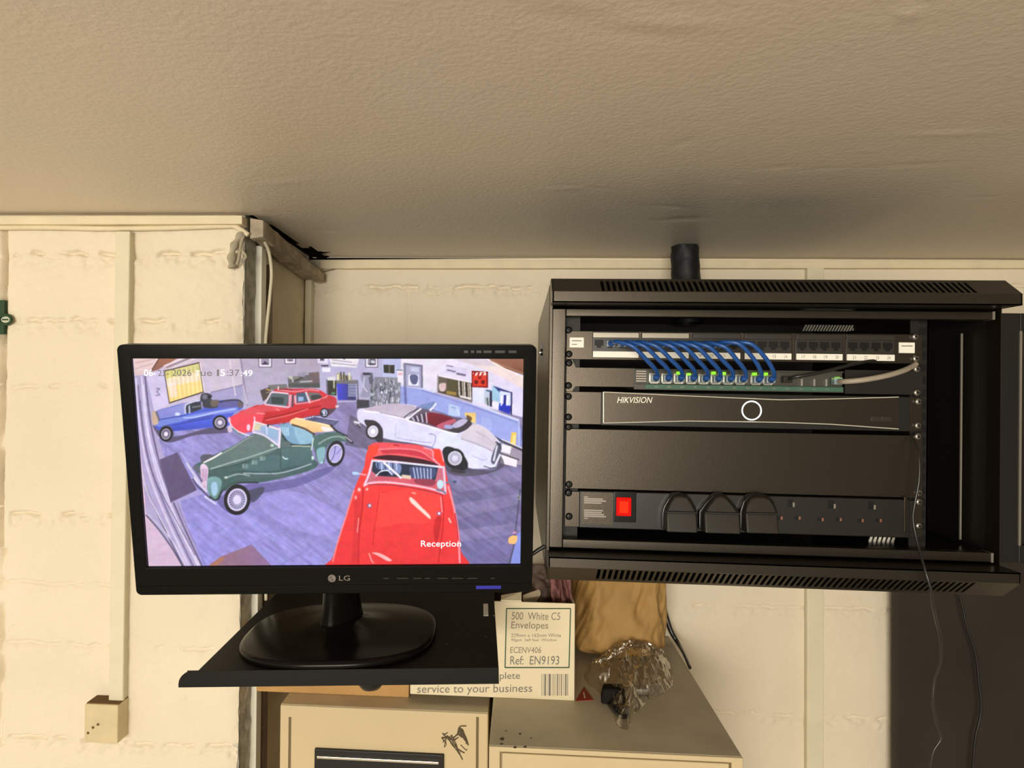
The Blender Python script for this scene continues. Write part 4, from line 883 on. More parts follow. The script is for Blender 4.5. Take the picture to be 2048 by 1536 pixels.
# ---- clear plastic bag with a black coiled lead in it
poly = [(1256, 1284), (1300, 1296), (1334, 1318), (1342, 1350), (1338, 1378), (1318, 1392), (1290, 1402), (1268, 1430), (1256, 1462), (1240, 1460), (1226, 1430), (1214, 1400), (1192, 1380), (1168, 1362), (1180, 1340), (1204, 1320), (1232, 1306)]
gp = np.array([tuple(P(a, b, Z=ZR))[:2] for a, b in poly]); cen = gp.mean(0)+np.array([.0, -.004])
U, A = np.meshgrid(np.linspace(0, 1, 70), np.linspace(0, 2*np.pi, 221))
ang = np.arctan2(gp[:, 1]-cen[1], gp[:, 0]-cen[0]); rad_ = np.hypot(gp[:, 0]-cen[0], gp[:, 1]-cen[1]); od = np.argsort(ang)
Rr = np.interp((A+np.pi) % (2*np.pi)-np.pi, ang[od], rad_[od], period=2*np.pi); Rr *= 1+.10*fbm(np.cos(A)*5, np.sin(A)*5, 55, 3)
bx, by = cen[0]+Rr*U*np.cos(A), cen[1]+Rr*U*np.sin(A)
hz = .050*np.clip(1-U**2.2, 0, 1)*(1+.6*fbm(bx*20, by*20, 56, 2))
hz = hz+(.5-np.abs(fbm(bx*45+3, by*38+8, 57, 3))*4)*.016*np.clip((1-U)*6, 0, 1)+(.5-np.abs(fbm(bx*120, by*90, 58, 2))*4)*.004*np.clip((1-U)*8, 0, 1)
hz = np.maximum(hz, .0012)
fy_ = Yb0-.012+.035*np.clip(np.abs(bx-cxm)/hw-.75, 0, 1)*4; ov = np.maximum(by-fy_, 0); by = by-ov; hz = hz*np.clip(1-ov*6, .25, 1)+ov*.40; by = by-.010*np.clip(ov*20, 0, 1)*np.clip(.5+fbm(bx*60, hz*60, 59, 3), 0, 1)
o = grid_obj('plastic_bag', np.stack([bx, by, ZR+hz], -1), 'clear_polythene', smooth=True); tag(center(o), 'crumpled clear plastic bag lying on the right cabinet top', 'plastic bag')
q = Thing('coiled_lead', 'small black coiled lead and adapter inside the clear plastic bag', 'lead', P(1228, 1395, Z=ZR))
c = P(1226, 1378, Z=ZR+.02)
q.part('adapter', MB().hexa([(c.x-.022, c.y-.016, ZR+.002), (c.x+.016, c.y-.022, ZR+.002), (c.x+.024, c.y+.014, ZR+.002), (c.x-.018, c.y+.020, ZR+.002)], [(c.x-.018, c.y-.010, ZR+.024), (c.x+.012, c.y-.016, ZR+.028), (c.x+.018, c.y+.010, ZR+.026), (c.x-.014, c.y+.016, ZR+.022)]), 'matt_black', bevel=.003)
pts = []; d = P(1242, 1432, Z=ZR+.005)
for k in range(60):
    t = k/59; a_ = t*2*math.pi*3.4; pts.append((c.x+(d.x-c.x)*t+.011*math.cos(a_), c.y+(d.y-c.y)*t+.011*math.sin(a_), ZR+.007+.004*math.sin(a_*1.3)))
q.part('cord', MB().tube(pts, .0030, 8), 'cable_black', smooth=True)
c2 = P(1283, 1378, Z=ZR+.01); q.part('plug_end', MB().box((c2.x-.012, c2.y-.008, ZR+.002), (c2.x+.012, c2.y+.008, ZR+.014)), 'grey_metal', bevel=.003)
# ---- black flat cable along the cabinet edge
pts = [P(1321, 1165, Y=1.372), P(1326, 1200, Y=1.372), P(1331, 1228, Y=1.37), P(1342, 1262, Y=1.36)]+[P(px, py, Z=ZR+.004) for px, py in [(1356, 1286), (1368, 1308), (1380, 1332)]]
pts[-1].z -= .0035
tag(center(MB().tube(spline(pts, 8), [.0030+.0022*math.sin(math.pi*min(1, i/40)) for i in range(49)], 8).build('flat_cable', 'cable_black', smooth=True)), 'black cable dropping beside the paper bag onto the right cabinet edge', 'cable')
# ------------------------------------------------------------------ the picture the monitor shows (a flat grid of lit cells)
PX0, PY0, PW, PH, SS = 262, 708, 790, 432, 2
IMG = np.zeros((PH*SS, PW*SS, 3)); LAST = None
ZM = dict(A=(260, 700, 7.68), B=(500, 700, 7.68), C=(740, 700, 6.144), D=(370, 820, 5.851), E=(260, 880, 5.907), G=(650, 870, 5.12), P=(0, 0, 1.0))
def cv(z, s):
    x0, y0, k = ZM[z]; a = np.array([[float(v) for v in p.split(',')] for p in s.split()]); return np.stack([(x0+a[:, 0]/k-PX0)*SS, (y0+a[:, 1]/k-PY0)*SS], 1)
def smooth_closed(p, n=6):
    m = len(p); out = []
    for i in range(m):
        p0, p1, p2, p3 = p[i-1], p[i], p[(i+1) % m], p[(i+2) % m]
        for k in range(n):
            t = k/n; out.append(.5*(2*p1+(p2-p0)*t+(2*p0-5*p1+4*p2-p3)*t*t+(3*p1-p0-3*p2+p3)*t**3))
    return np.array(out)
def fill(p, col, col2=None, d=(0, 1), al=1.0):
    x0, y0 = np.maximum(np.floor(p.min(0)).astype(int)-1, 0); x1, y1 = np.minimum(np.ceil(p.max(0)).astype(int)+2, [PW*SS, PH*SS])
    if x1 <= x0 or y1 <= y0: return
    X, Y = np.meshgrid(np.arange(x0, x1)+.5, np.arange(y0, y1)+.5); ins = np.zeros(X.shape, bool); n = len(p)
    for i in range(n):
        (ax, ay), (bx, by) = p[i], p[(i+1) % n]
        if ay == by: continue
        c = (ay > Y) != (by > Y); ins ^= c & (X < (bx-ax)*(Y-ay)/(by-ay)+ax)
    c1 = np.array(col, float)
    if col2 is None: c = np.broadcast_to(c1, X.shape+(3,))
    else:
        q = X*d[0]+Y*d[1]; qq = p@np.array(d); t = np.clip((q-qq.min())/max(1e-6, qq.max()-qq.min()), 0, 1)[..., None]; c = c1*(1-t)+np.array(col2, float)*t
    sub = IMG[y0:y1, x0:x1]; sub[ins] = sub[ins]*(1-al)+c[ins]*al
def pg(z, s, col, col2=None, d=(0, 1), al=1.0): fill(cv(z, s), col, col2, d, al)
def sm(z, s, col, col2=None, d=(0, 1), al=1.0): fill(smooth_closed(cv(z, s)), col, col2, d, al)
def ln(z, s, wd, col, al=1.0):
    p = cv(z, s)
    for i in range(len(p)-1):
        a, b = p[i], p[i+1]; v = b-a; L = np.hypot(*v)
        if L < 1e-6: continue
        nv = np.array([-v[1], v[0]])/L*wd*SS/2; e = v/L*wd*SS*.25; fill(np.array([a+nv-e, b+nv+e, b-nv+e, a-nv-e]), col, al=al)
def cl(z, s, wd, col, al=1.0):                        # smooth line
    p = [Vector((a, b, 0)) for a, b in cv(z, s)]; q = np.array([(v.x, v.y) for v in spline(p, 8)])
    for i in range(len(q)-1):
        a, b = q[i], q[i+1]; v = b-a; L = max(1e-6, np.hypot(*v)); nv = np.array([-v[1], v[0]])/L*wd*SS/2; e = v/L*.5; fill(np.array([a+nv-e, b+nv+e, b-nv+e, a-nv-e]), col, al=al)
def el(z, cx, cy, rx, ry, rot, col, col2=None, al=1.0):
    x0, y0, k = ZM[z]; t = np.linspace(0, 2*np.pi, 40)[:-1]; c, s = math.cos(R_(rot)), math.sin(R_(rot))
    ex, ey = rx*np.cos(t), ry*np.sin(t); p = np.stack([(x0+(cx+ex*c-ey*s)/k-PX0)*SS, (y0+(cy+ex*s+ey*c)/k-PY0)*SS], 1); fill(p, col, col2, al=al)
def wheel(z, cx, cy, rx, ry, rot, spokes=0, rim=(205, 195, 225), hub=(225, 215, 240), tyre=(38, 36, 40), disc=(120, 108, 130)):
    el(z, cx, cy, rx, ry, rot, tyre); el(z, cx, cy, rx*.74, ry*.74, rot, rim); el(z, cx, cy, rx*.62, ry*.62, rot, disc)
    if spokes:
        c, s = math.cos(R_(rot)), math.sin(R_(rot))
        for i in range(spokes):
            t = 2*math.pi*i/spokes; ex, ey = rx*.64*math.cos(t), ry*.64*math.sin(t); ln(z, '%f,%f %f,%f' % (cx, cy, cx+ex*c-ey*s, cy+ex*s+ey*c), 1.5, rim)
    el(z, cx, cy, rx*.30, ry*.30, rot, hub)
# floor, lighter toward the lower left
pg('P', '250,700 1060,700 1060,1140 250,1140', (128, 118, 140), (158, 152, 226), (-.5, 1))
pg('P', '880,800 1060,860 1060,1140 900,1140', (112, 106, 128), (112, 106, 150), (0, 1), .75)
for s in ['900,950 1050,930 1050,960 920,985', '905,1010 1050,985 1050,1005 910,1040', '915,1060 1050,1045 1050,1065 915,1085']: pg('P', s, (142, 132, 172), al=.55)
pg('P', '700,830 770,860 740,900 690,890', (92, 86, 100), al=.6); sm('P', '720,800 760,830 760,850 740,840', (80, 76, 86), al=.6)
# grain of the floor boards
_y, _x = np.mgrid[0:PH*SS, 0:PW*SS]/float(SS); _u = _x*.80+_y*.60; _v = -_x*.60+_y*.80
IMG *= (1+.30*fbm(_u/45., _v/5.5, 201, 3)+.16*fbm(_u/9., _v/9., 202, 2))[..., None]
# floor boards
for s in ['430,985 560,1085 640,1140', '470,1000 700,1140', '520,985 735,1100', '560,965 720,1050', '600,955 725,1010', '640,940 725,975', '350,1000 430,1090']: ln('P', s, 1.3, (128, 122, 192), .55)
for s in ['395,1075 460,1050', '470,1105 560,1060', '560,1130 650,1080', '520,1040 590,1005', '600,1060 680,1015', '440,1030 500,1005', '640,1110 705,1075']: ln('P', s, 1.2, (132, 126, 196), .5)
sm('P', '520,1000 600,985 690,1040 640,1070 560,1045', (176, 164, 238), al=.35)
# walls
pg('P', '262,708 492,708 492,800 262,900', (196, 182, 204)); pg('A', '1140,150 1700,110 1760,540 1250,650', (190, 175, 190), (200, 186, 204), (0, 1))
pg('A', '1250,655 1745,540 1800,850 1100,760', (160, 154, 190))
pg('P', '484,708 760,708 760,800 484,818', (172, 160, 178), (176, 168, 196), (0, 1)); pg('P', '640,708 830,708 830,800 640,790', (176, 170, 200))
pg('P', '600,712 640,712 640,770 600,770', (164, 154, 170), al=.6)
pg('C', '150,100 420,100 420,680 150,640', (180, 182, 216))
pg('C', '380,90 1890,90 1890,830 1240,660 640,480 380,430', (222, 212, 224), (214, 206, 232), (1, .3))
pg('C', '1000,100 1450,120 1890,330 1890,480 1450,250', (224, 204, 208), (228, 208, 206), (1, 0))
pg('C', '1010,110 1440,115 1560,200 1300,190', (196, 184, 196), al=.7)
pg('C', '1450,105 1890,105 1890,310 1660,225', (150, 104, 84), (128, 82, 66), (0, 1)); ln('C', '1480,130 1890,290', 2, (170, 128, 108)); ln('C', '1430,110 1700,250 1890,340', 1.5, (240, 226, 220))
# dado
pg('C', '360,440 640,470 1250,650 1830,850 1890,1240 1600,1130 1240,900 700,700 360,680', (150, 158, 212), (158, 166, 222), (1, 0))
ln('C', '360,432 640,470 1250,655 1820,860', 4, (206, 206, 232)); ln('C', '640,495 1250,690 1820,895', 2, (128, 136, 190))
pg('C', '970,660 1110,700 1100,815 960,800', (180, 194, 228)); ln('C', '1000,700 1080,720', 2, (140, 150, 200)); ln('C', '1060,700 1100,800', 2, (210, 222, 240))
for x in range(1380, 1500, 22): ln('C', '%d,%d %d,%d' % (x, 820+(x-1380)*.3, x-8, 940+(x-1380)*.4), 1, (190, 200, 236))
ln('C', '1830,860 1830,1180', 3, (180, 186, 230)); ln('C', '1860,900 1860,1220', 2, (120, 126, 180))
# ceiling corner, beam and window at the left
pg('A', '50,100 460,100 310,335 80,420', (222, 194, 190), (208, 184, 188), (0, 1)); ln('A', '80,200 400,130', 1.5, (188, 150, 146)); ln('A', '80,290 350,210', 1.5, (190, 156, 154))
pg('A', '455,105 770,105 520,250 420,310 315,335', (158, 108, 84), (140, 100, 92), (0, 1)); ln('A', '460,110 320,330', 2, (90, 60, 60))
pg('A', '770,105 980,105 1070,190 540,320 520,250', (196, 176, 186)); ln('A', '520,245 860,105', 2.2, (232, 216, 220)); ln('A', '560,270 950,110', 1.5, (96, 80, 90)); ln('A', '600,300 1000,130', 2, (222, 206, 214))
pg('A', '980,105 1150,105 1130,560 1070,190', (196, 180, 192))
pg('A', '525,325 1065,195 1130,645 600,815', (236, 212, 150), (238, 206, 130), (0, 1)); pg('A', '545,340 1055,215 1085,470 570,560', (222, 206, 170), (232, 214, 196), (0, 1)); pg('A', '545,340 1055,215 1075,330 560,440', (196, 190, 96), (188, 188, 120), (1, 0), .75)
for k in range(16): x = 570+k*33; ln('A', '%d,%d %d,%d' % (x, 345-(x-545)*.24+8, x+42, 790-(x-560)*.31), 1.2, (250, 238, 200) if k % 2 else (206, 172, 108), .6)
pg('A', '570,520 700,490 730,700 620,740', (240, 214, 222), al=.55)
ln('A', '525,325 1065,195 1130,645 600,815 525,325', 2.2, (62, 56, 58)); ln('A', '1075,200 1140,640', 2, (236, 224, 232)); ln('A', '510,330 590,830', 1.6, (220, 208, 226))
ln('A', '1240,650 1750,535', 2, (132, 122, 152)); ln('A', '1530,150 1620,700', 2.4, (214, 200, 214)); ln('A', '1700,130 1800,850', 3, (140, 130, 152)); ln('A', '1740,540 1800,830', 2.5, (196, 184, 206))
pg('A', '80,420 330,340 520,330 600,830 420,930 340,960', (198, 186, 216), (206, 194, 224), (0, 1)); ln('A', '400,590 460,590 410,640 460,690 400,700', 2, (128, 120, 150))
# folding doors down the left edge
pg('P', '268,752 292,750 304,800 318,880 345,960 372,1040 405,1132 296,1134 286,1040', (172, 160, 196))
for s, wd, c in [('P|272,756 280,850 296,940 330,1030 378,1132', 4, (206, 194, 220)), ('P|283,752 292,850 312,940 346,1030 396,1132', 3, (214, 202, 228)), ('P|290,752 302,850 326,950 362,1040 404,1132', 3.5, (112, 102, 132)), ('P|276,770 285,860 303,940 338,1030 386,1132', 3.5, (128, 118, 152)), ('P|287,770 298,870 320,950 354,1040 400,1132', 2, (226, 216, 238)), ('P|280,800 290,880 306,950 336,1010 390,1110', 1.5, (100, 92, 120)), ('P|268,790 276,880 288,960 316,1030 366,1132', 2.5, (100, 92, 118)), ('P|270,830 278,900 292,975 322,1040 372,1132', 2, (220, 204, 222))]:
    z, q = s.split('|'); cl(z, q, wd, c)
sm('P', '276,880 284,930 290,1000 296,1034 330,1080 362,1134 296,1134 286,1040 280,960', (204, 178, 200)); sm('P', '276,920 283,960 290,1000 286,1010 281,980', (226, 186, 200))
cl('P', '292,1030 320,1062 345,1098 366,1134', 2.2, (84, 76, 96)); cl('P', '296,1028 328,1062 356,1098 376,1134', 3, (190, 180, 210))
cl('P', '330,890 342,960 368,1040 412,1132', 3, (138, 130, 178), .8)
# mats
pg('E', '350,232 560,145 790,590 480,745', (104, 92, 122), (100, 86, 118), (0, 1)); pg('E', '480,735 800,590 860,640 540,740', (172, 162, 204), al=.7)
ln('E', '600,150 860,560', 3, (174, 170, 214))
pg('E', '905,1500 1080,1375 1435,1235 1690,1500', (148, 114, 122), (140, 112, 150), (1, 0)); pg('E', '905,1500 1080,1375 1120,1400 1010,1500', (168, 118, 100))
# pictures and clutter on the back wall
def frame(z, x0, y0, x1, y1, c=(70, 62, 84)): pg(z, '%f,%f %f,%f %f,%f %f,%f' % (x0, y0, x1, y0, x1, y1, x0, y1), (96, 86, 104)); pg(z, '%f,%f %f,%f %f,%f %f,%f' % (x0+12, y0, x1-12, y0, x1-12, y1-12, x0+12, y1-12), (226, 218, 230)); pg(z, '%f,%f %f,%f %f,%f %f,%f' % (x0+38, y0+10, x1-38, y0+10, x1-38, y1-42, x0+38, y1-42), (150, 140, 158)); pg(z, '%f,%f %f,%f %f,%f' % (x0+40, y1-42, (x0+x1)/2, y0+50, x1-40, y1-42), c)
frame('B', 130, 120, 335, 270); frame('B', 530, 105, 705, 215); frame('B', 1770, 115, 1965, 270)
pg('B', '1040,110 1200,110 1200,215 1040,200', (214, 206, 220)); pg('B', '1075,110 1140,110 1140,165 1075,165', (88, 84, 88)); pg('B', '1215,120 1680,120 1640,270 1250,250', (222, 216, 222)); ln('B', '1260,150 1560,190', 3, (178, 170, 180)); ln('B', '1260,200 1640,240', 2, (160, 152, 172)); pg('B', '1400,105 1480,105 1450,150', (60, 56, 60)); ln('B', '1100,243 1200,243', 3, (74, 68, 82))
pg('B', '1105,275 1230,270 1235,335 1110,340', (222, 220, 236))
# bench with machinery, cabinets and trolleys
pg('B', '580,420 860,390 1060,340 1075,560 590,570', (104, 100, 104)); pg('B', '900,350 1060,335 1070,560 950,560', (112, 98, 100)); pg('B', '590,420 700,400 820,440 700,470', (128, 128, 122)); sm('B', '590,400 650,405 640,440 600,440', (186, 186, 180)); ln('B', '770,490 950,480', 3, (176, 172, 182)); ln('B', '690,470 820,420', 3, (72, 70, 64)); ln('B', '640,420 660,490', 2.4, (200, 200, 196)); pg('B', '720,350 880,345 830,420 740,400', (150, 140, 160))
pg('B', '590,520 1070,510 1075,580 590,580', (84, 86, 84)); pg('B', '155,620 320,560 330,700 200,790', (84, 76, 74)); pg('B', '270,540 560,520 580,590 340,620', (118, 116, 116)); ln('B', '250,600 320,620', 3, (176, 148, 96)); ln('B', '250,660 300,640', 2, (156, 140, 120))
pg('B', '1190,460 1330,460 1330,700 1200,690', (62, 62, 56)); ln('B', '1290,400 1290,580', 3, (190, 190, 170)); pg('B', '1250,650 1310,650 1310,680 1250,680', (88, 140, 112))
pg('B', '1330,520 1500,520 1500,770 1350,770', (74, 76, 208), (70, 70, 150), (1, 0)); pg('B', '1500,510 1630,510 1630,770 1500,770', (64, 66, 110))
for k in range(8): ln('B', '1508,%d 1625,%d' % (530+k*25, 528+k*25), 1.5, (190, 192, 216))
pg('B', '1320,470 1650,460 1655,520 1330,520', (116, 112, 116)); pg('B', '1330,350 1560,400 1570,470 1340,470', (150, 146, 130)); ln('B', '1395,340 1400,460', 2.4, (70, 66, 56)); ln('B', '1440,340 1445,470', 2.4, (70, 66, 56)); ln('B', '1350,380 1350,460', 3, (226, 218, 170)); ln('B', '1525,350 1530,450', 3, (218, 210, 180)); ln('B', '1480,400 1490,460', 4, (80, 76, 66))
pg('B', '1190,420 1300,410 1320,470 1190,470', (206, 204, 206)); ln('B', '1650,470 1660,770', 3, (110, 106, 130)); ln('B', '1180,460 1190,700', 3, (110, 104, 124))
sm('B', '1720,350 1860,350 1860,420 1830,560 1870,700 1700,720 1740,560 1700,430', (150, 146, 170)); pg('B', '1730,350 1860,350 1860,385 1735,385', (60, 58, 70)); ln('B', '1760,420 1740,560 1800,640', 2.4, (196, 192, 210)); ln('B', '1830,420 1850,560', 2.4, (96, 92, 120))
pg('B', '1640,760 1830,770 1830,880 1640,900', (70, 68, 76)); pg('C', '0,280 30,280 90,690 0,720', (96, 98, 110))
pg('C', '60,330 380,340 370,680 0,700 0,480', (128, 128, 140))
rs = np.random.RandomState(8)
for k in range(120): x, y = rs.uniform(0, 365), rs.uniform(330, 680); hh = rs.uniform(15, 60); ln('C', '%f,%f %f,%f' % (x, y, x+rs.uniform(-8, 8), min(690, y+hh)), rs.uniform(1, 2.4), [(226, 226, 236), (60, 60, 70), (170, 170, 188), (90, 90, 104)][rs.randint(4)], .9)
pg('C', '165,180 300,185 300,290 170,280', (58, 54, 50)); ln('C', '235,190 240,280', 3, (104, 98, 88)); pg('C', '0,110 70,115 70,185 0,190', (80, 76, 88)); pg('C', '10,125 60,130 60,165 10,160', (196, 192, 206))
pg('C', '330,240 420,240 420,400 340,400', (222, 214, 226)); ln('C', '330,245 400,250', 2, (110, 100, 110)); pg('C', '345,280 400,280 400,310 345,310', (214, 168, 180))
pg('C', '420,170 635,190 640,470 430,450', (164, 162, 190)); ln('C', '425,170 635,195 640,460', 4, (118, 114, 136)); ln('C', '425,170 430,450', 5, (128, 126, 150)); pg('C', '475,300 600,305 600,440 470,435', (226, 224, 236)); sm('C', '495,310 585,315 580,400 540,425 500,390', (92, 96, 130)); pg('C', '500,210 600,220 600,270 500,260', (190, 188, 212))
ln('C', '430,460 440,660', 5, (110, 114, 164))
# hatch windows and notice boards on the right wall
pg('C', '830,310 960,330 1255,400 1255,640 1090,590 825,520', (84, 74, 62)); pg('C', '845,330 950,345 950,500 845,510', (104, 94, 84)); sm('C', '850,420 930,410 920,500 860,500', (206, 180, 178)); pg('C', '960,340 1070,370 1070,540 960,520', (88, 82, 58)); pg('C', '940,500 1060,520 1060,560 940,540', (156, 130, 70))
for k in range(7): ln('C', '%d,%d %d,%d' % (1090+k*23, 380+k*6, 1100+k*23, 560+k*10), 2.2, [(226, 218, 210), (50, 46, 44), (190, 180, 160)][k % 3])
ln('C', '1110,570 1240,600', 4, (222, 214, 220)); ln('C', '820,310 1255,400', 3, (230, 222, 232)); ln('C', '835,310 830,520', 2.5, (150, 142, 150)); ln('C', '800,530 1250,650', 3, (172, 160, 190))
pg('C', '930,180 1190,230 1180,330 925,280', (206, 198, 222)); ln('C', '945,190 1020,205', 2, (110, 104, 130)); ln('C', '950,245 1050,268', 3, (120, 112, 136)); ln('C', '1070,290 1170,310', 4, (110, 104, 130))
pg('C', '1250,255 1450,265 1450,465 1250,455', (120, 20, 16)); pg('C', '1262,275 1432,280 1432,448 1262,440', (214, 62, 44)); pg('C', '1265,280 1420,265 1430,310 1270,318', (238, 216, 212))
for x in (1280, 1330, 1380): pg('C', '%d,275 %d,275 %d,315 %d,315' % (x, x+24, x+6, x-18), (170, 24, 20))
el('C', 1305, 395, 24, 26, 0, (110, 14, 12)); el('C', 1388, 395, 24, 26, 0, (110, 14, 12)); pg('C', '1320,330 1375,330 1350,365', (120, 20, 16))
pg('C', '1260,465 1460,470 1410,640 1265,640', (214, 216, 236)); pg('C', '1405,480 1500,500 1490,700 1405,660', (186, 190, 210)); pg('C', '1470,500 1510,510 1500,700 1470,690', (44, 44, 70)); pg('C', '1425,485 1500,500 1500,520 1430,505', (60, 90, 110))
pg('C', '1500,440 1600,460 1595,640 1500,620', (156, 190, 214)); pg('C', '1515,440 1745,520 1745,560 1590,520', (60, 66, 120)); pg('C', '1595,500 1745,530 1740,700 1590,660', (206, 210, 236)); ln('C', '1660,560 1655,680', 5, (44, 48, 130)); pg('C', '1585,650 1735,690 1720,790 1580,740', (48, 62, 182)); ln('C', '1740,520 1735,790', 3, (50, 50, 90)); pg('C', '1500,640 1590,650 1575,730 1500,700', (226, 222, 232))
pg('C', '1410,580 1470,590 1470,690 1410,660', (170, 176, 176)); ln('C', '1440,590 1450,680', 2.4, (70, 80, 80))
for x in (1620, 1690): ln('C', '%d,570 %d,680' % (x, x-6), 3, (240, 240, 250))
pg('C', '1160,770 1300,770 1300,905 1215,880 1165,800', (226, 190, 118), (232, 198, 128), (0, 1)); sm('C', '1190,800 1250,830 1240,870 1195,850', (110, 86, 60))
pg('C', '1740,1010 1800,1015 1790,1200 1715,1200', (234, 194, 92)); pg('C', '1760,1040 1790,1045 1780,1170 1750,1170', (248, 222, 150))
pg('C', '1610,1140 1890,1250 1890,1420 1600,1380', (160, 148, 164)); pg('C', '1620,1150 1740,1190 1720,1280 1610,1250', (226, 220, 230)); pg('C', '1620,1280 1810,1340 1800,1440 1600,1390', (236, 226, 232)); ln('C', '1600,1270 1830,1350', 2.5, (76, 72, 84)); ln('C', '1300,920 1600,1110 1890,1240', 4, (70, 68, 86)); ln('C', '1620,1100 1890,1215', 2, (226, 220, 220))
# blue car
sm('A', '350,1150 650,1330 1250,1190 1560,1210 1500,1270 1000,1310 560,1420', (98, 88, 116))
sm('A', '405,940 600,880 800,820 880,810 1090,790 1400,770 1640,765 1740,830 1720,900 1600,960 1560,1080 1500,1170 1260,1190 640,1250 420,1220 390,1110 430,1040', (90, 104, 196), (82, 96, 200), (0, 1))
sm('A', '410,945 640,880 900,800 900,880 850,980 640,1030 440,1070', (152, 150, 206), (130, 136, 204), (0, 1)); sm('A', '440,1090 860,1010 1300,930 1640,880 1580,960 1200,1010 640,1130 440,1180', (126, 142, 214), al=.9)
pg('A', '650,1170 1250,1060 1250,1170 660,1240', (88, 106, 220), (70, 82, 176), (0, 1)); ln('A', '660,1155 1240,1040', 1.5, (60, 66, 140)); ln('A', '440,1070 860,1000', 1.5, (70, 80, 160)); cl('A', '820,1040 1000,1030 1300,960 1620,905', 3, (174, 186, 236)); cl('A', '900,1080 1100,1035 1280,1000', 2, (70, 80, 160))
sm('A', '860,860 960,810 1090,800 1100,900 900,970 860,940', (64, 66, 76)); sm('A', '1090,690 1180,660 1260,700 1250,760 1380,790 1340,880 1180,890 1090,830', (70, 68, 76)); sm('A', '1240,780 1360,770 1350,850 1260,870', (112, 100, 96)); sm('A', '1380,800 1640,770 1720,830 1600,880 1380,880', (104, 100, 156)); cl('A', '1370,800 1500,775 1660,770 1740,830', 3, (64, 62, 78)); sm('A', '1660,790 1740,830 1720,880 1660,880', (112, 98, 100))
cl('A', '850,980 850,860 900,820 1060,770', 3, (196, 200, 224)); ln('A', '910,860 915,970', 3, (180, 186, 210)); el('A', 730, 985, 40, 26, 0, (210, 214, 240)); ln('A', '1100,800 1110,900', 3, (150, 148, 180)); ln('A', '960,880 1080,860', 3, (120, 122, 126)); el('A', 1150, 720, 40, 40, 0, (116, 112, 126)); el('A', 1215, 720, 26, 20, 0, (50, 48, 56))
sm('A', '340,960 410,950 430,1130 350,1130', (196, 170, 150)); ln('A', '405,950 450,1080', 4, (110, 104, 130))
el('A', 560, 1280, 112, 124, 0, (84, 82, 100)); wheel('A', 552, 1290, 100, 116, 10, rim=(176, 166, 184), disc=(118, 108, 128)); wheel('A', 1382, 1115, 112, 112, 0, rim=(190, 180, 200), disc=(130, 120, 144))
# red coupe
sm('B', '-60,1130 340,1150 700,1060 1080,1010 1220,1000 1330,880 1200,900 640,1080', (90, 70, 80), al=.9)
sm('B', '-160,950 -40,910 90,850 220,830 300,700 350,640 420,595 700,590 960,595 1080,620 1200,690 1310,730 1330,820 1310,890 1220,900 1100,920 1070,990 900,1020 640,1100 340,1140 120,1140 -60,1160 -150,1080', (206, 60, 70), (190, 52, 54), (0, 1))
pg('P', '458,835 500,815 530,820 520,860 480,868 462,850', (226, 78, 92)); sm('B', '-150,960 0,900 210,850 600,900 200,960 0,1000', (214, 88, 96), al=.8)
sm('B', '360,640 480,600 940,600 1060,620 1000,640 700,640 450,660', (196, 70, 82)); cl('B', '440,610 700,640 900,610 1060,630', 2, (230, 150, 160)); ln('B', '420,600 650,610', 2, (120, 50, 58)); pg('B', '420,560 450,560 440,620 425,620', (230, 190, 200))
sm('B', '300,700 350,655 590,670 600,700 560,860 400,850 240,820', (96, 104, 112)); pg('B', '330,720 520,730 520,830 330,830', (64, 74, 74)); cl('B', '225,830 300,700 350,650 590,670', 3, (226, 200, 214)); cl('B', '225,835 420,860 600,880', 3, (222, 196, 214)); pg('B', '590,680 690,690 660,880 590,880', (206, 130, 150)); ln('B', '620,690 600,880', 2, (224, 180, 200)); ln('B', '660,690 650,870', 3, (70, 60, 70))
pg('B', '710,660 860,650 900,790 720,810', (80, 96, 118)); pg('B', '740,720 820,720 820,780 740,790', (150, 172, 206)); ln('B', '860,650 920,810', 4, (214, 204, 214)); pg('B', '890,650 1060,660 1110,720 920,770', (118, 112, 112)); sm('B', '940,700 1060,690 1100,730 960,770', (70, 72, 72)); cl('B', '700,830 920,800 1130,740 1190,700', 2.5, (220, 150, 160)); cl('B', '700,700 700,820', 3, (200, 190, 204))
cl('B', '100,970 230,980', 2, (236, 150, 152)); cl('B', '400,900 450,930', 2, (236, 140, 140)); cl('B', '220,1060 480,1000 760,930 1080,860 1300,790', 3, (150, 40, 44), .8); cl('B', '240,1080 600,1000 900,900', 2, (226, 112, 112)); sm('B', '1080,760 1310,740 1320,870 1240,890 1110,900', (192, 66, 72)); pg('B', '1310,850 1370,850 1360,880 1320,890', (220, 196, 200))
cl('P', '459,838 462,850 475,862 500,872', 2.4, (236, 220, 230)); el('A', 1525, 1075, 22, 45, -10, (226, 180, 200)); el('A', 1820, 1190, 28, 52, 0, (236, 196, 216)); sm('A', '1500,1180 1560,1150 1570,1250 1510,1260', (206, 186, 206)); cl('A', '1570,1200 1680,1290 1760,1320', 3, (110, 140, 150))
wheel('B', 1142, 965, 66, 74, 0, rim=(180, 186, 206), disc=(150, 156, 182)); el('B', 1105, 985, 18, 26, 0, (60, 62, 74)); el('B', 1160, 970, 12, 30, 0, (96, 104, 130))
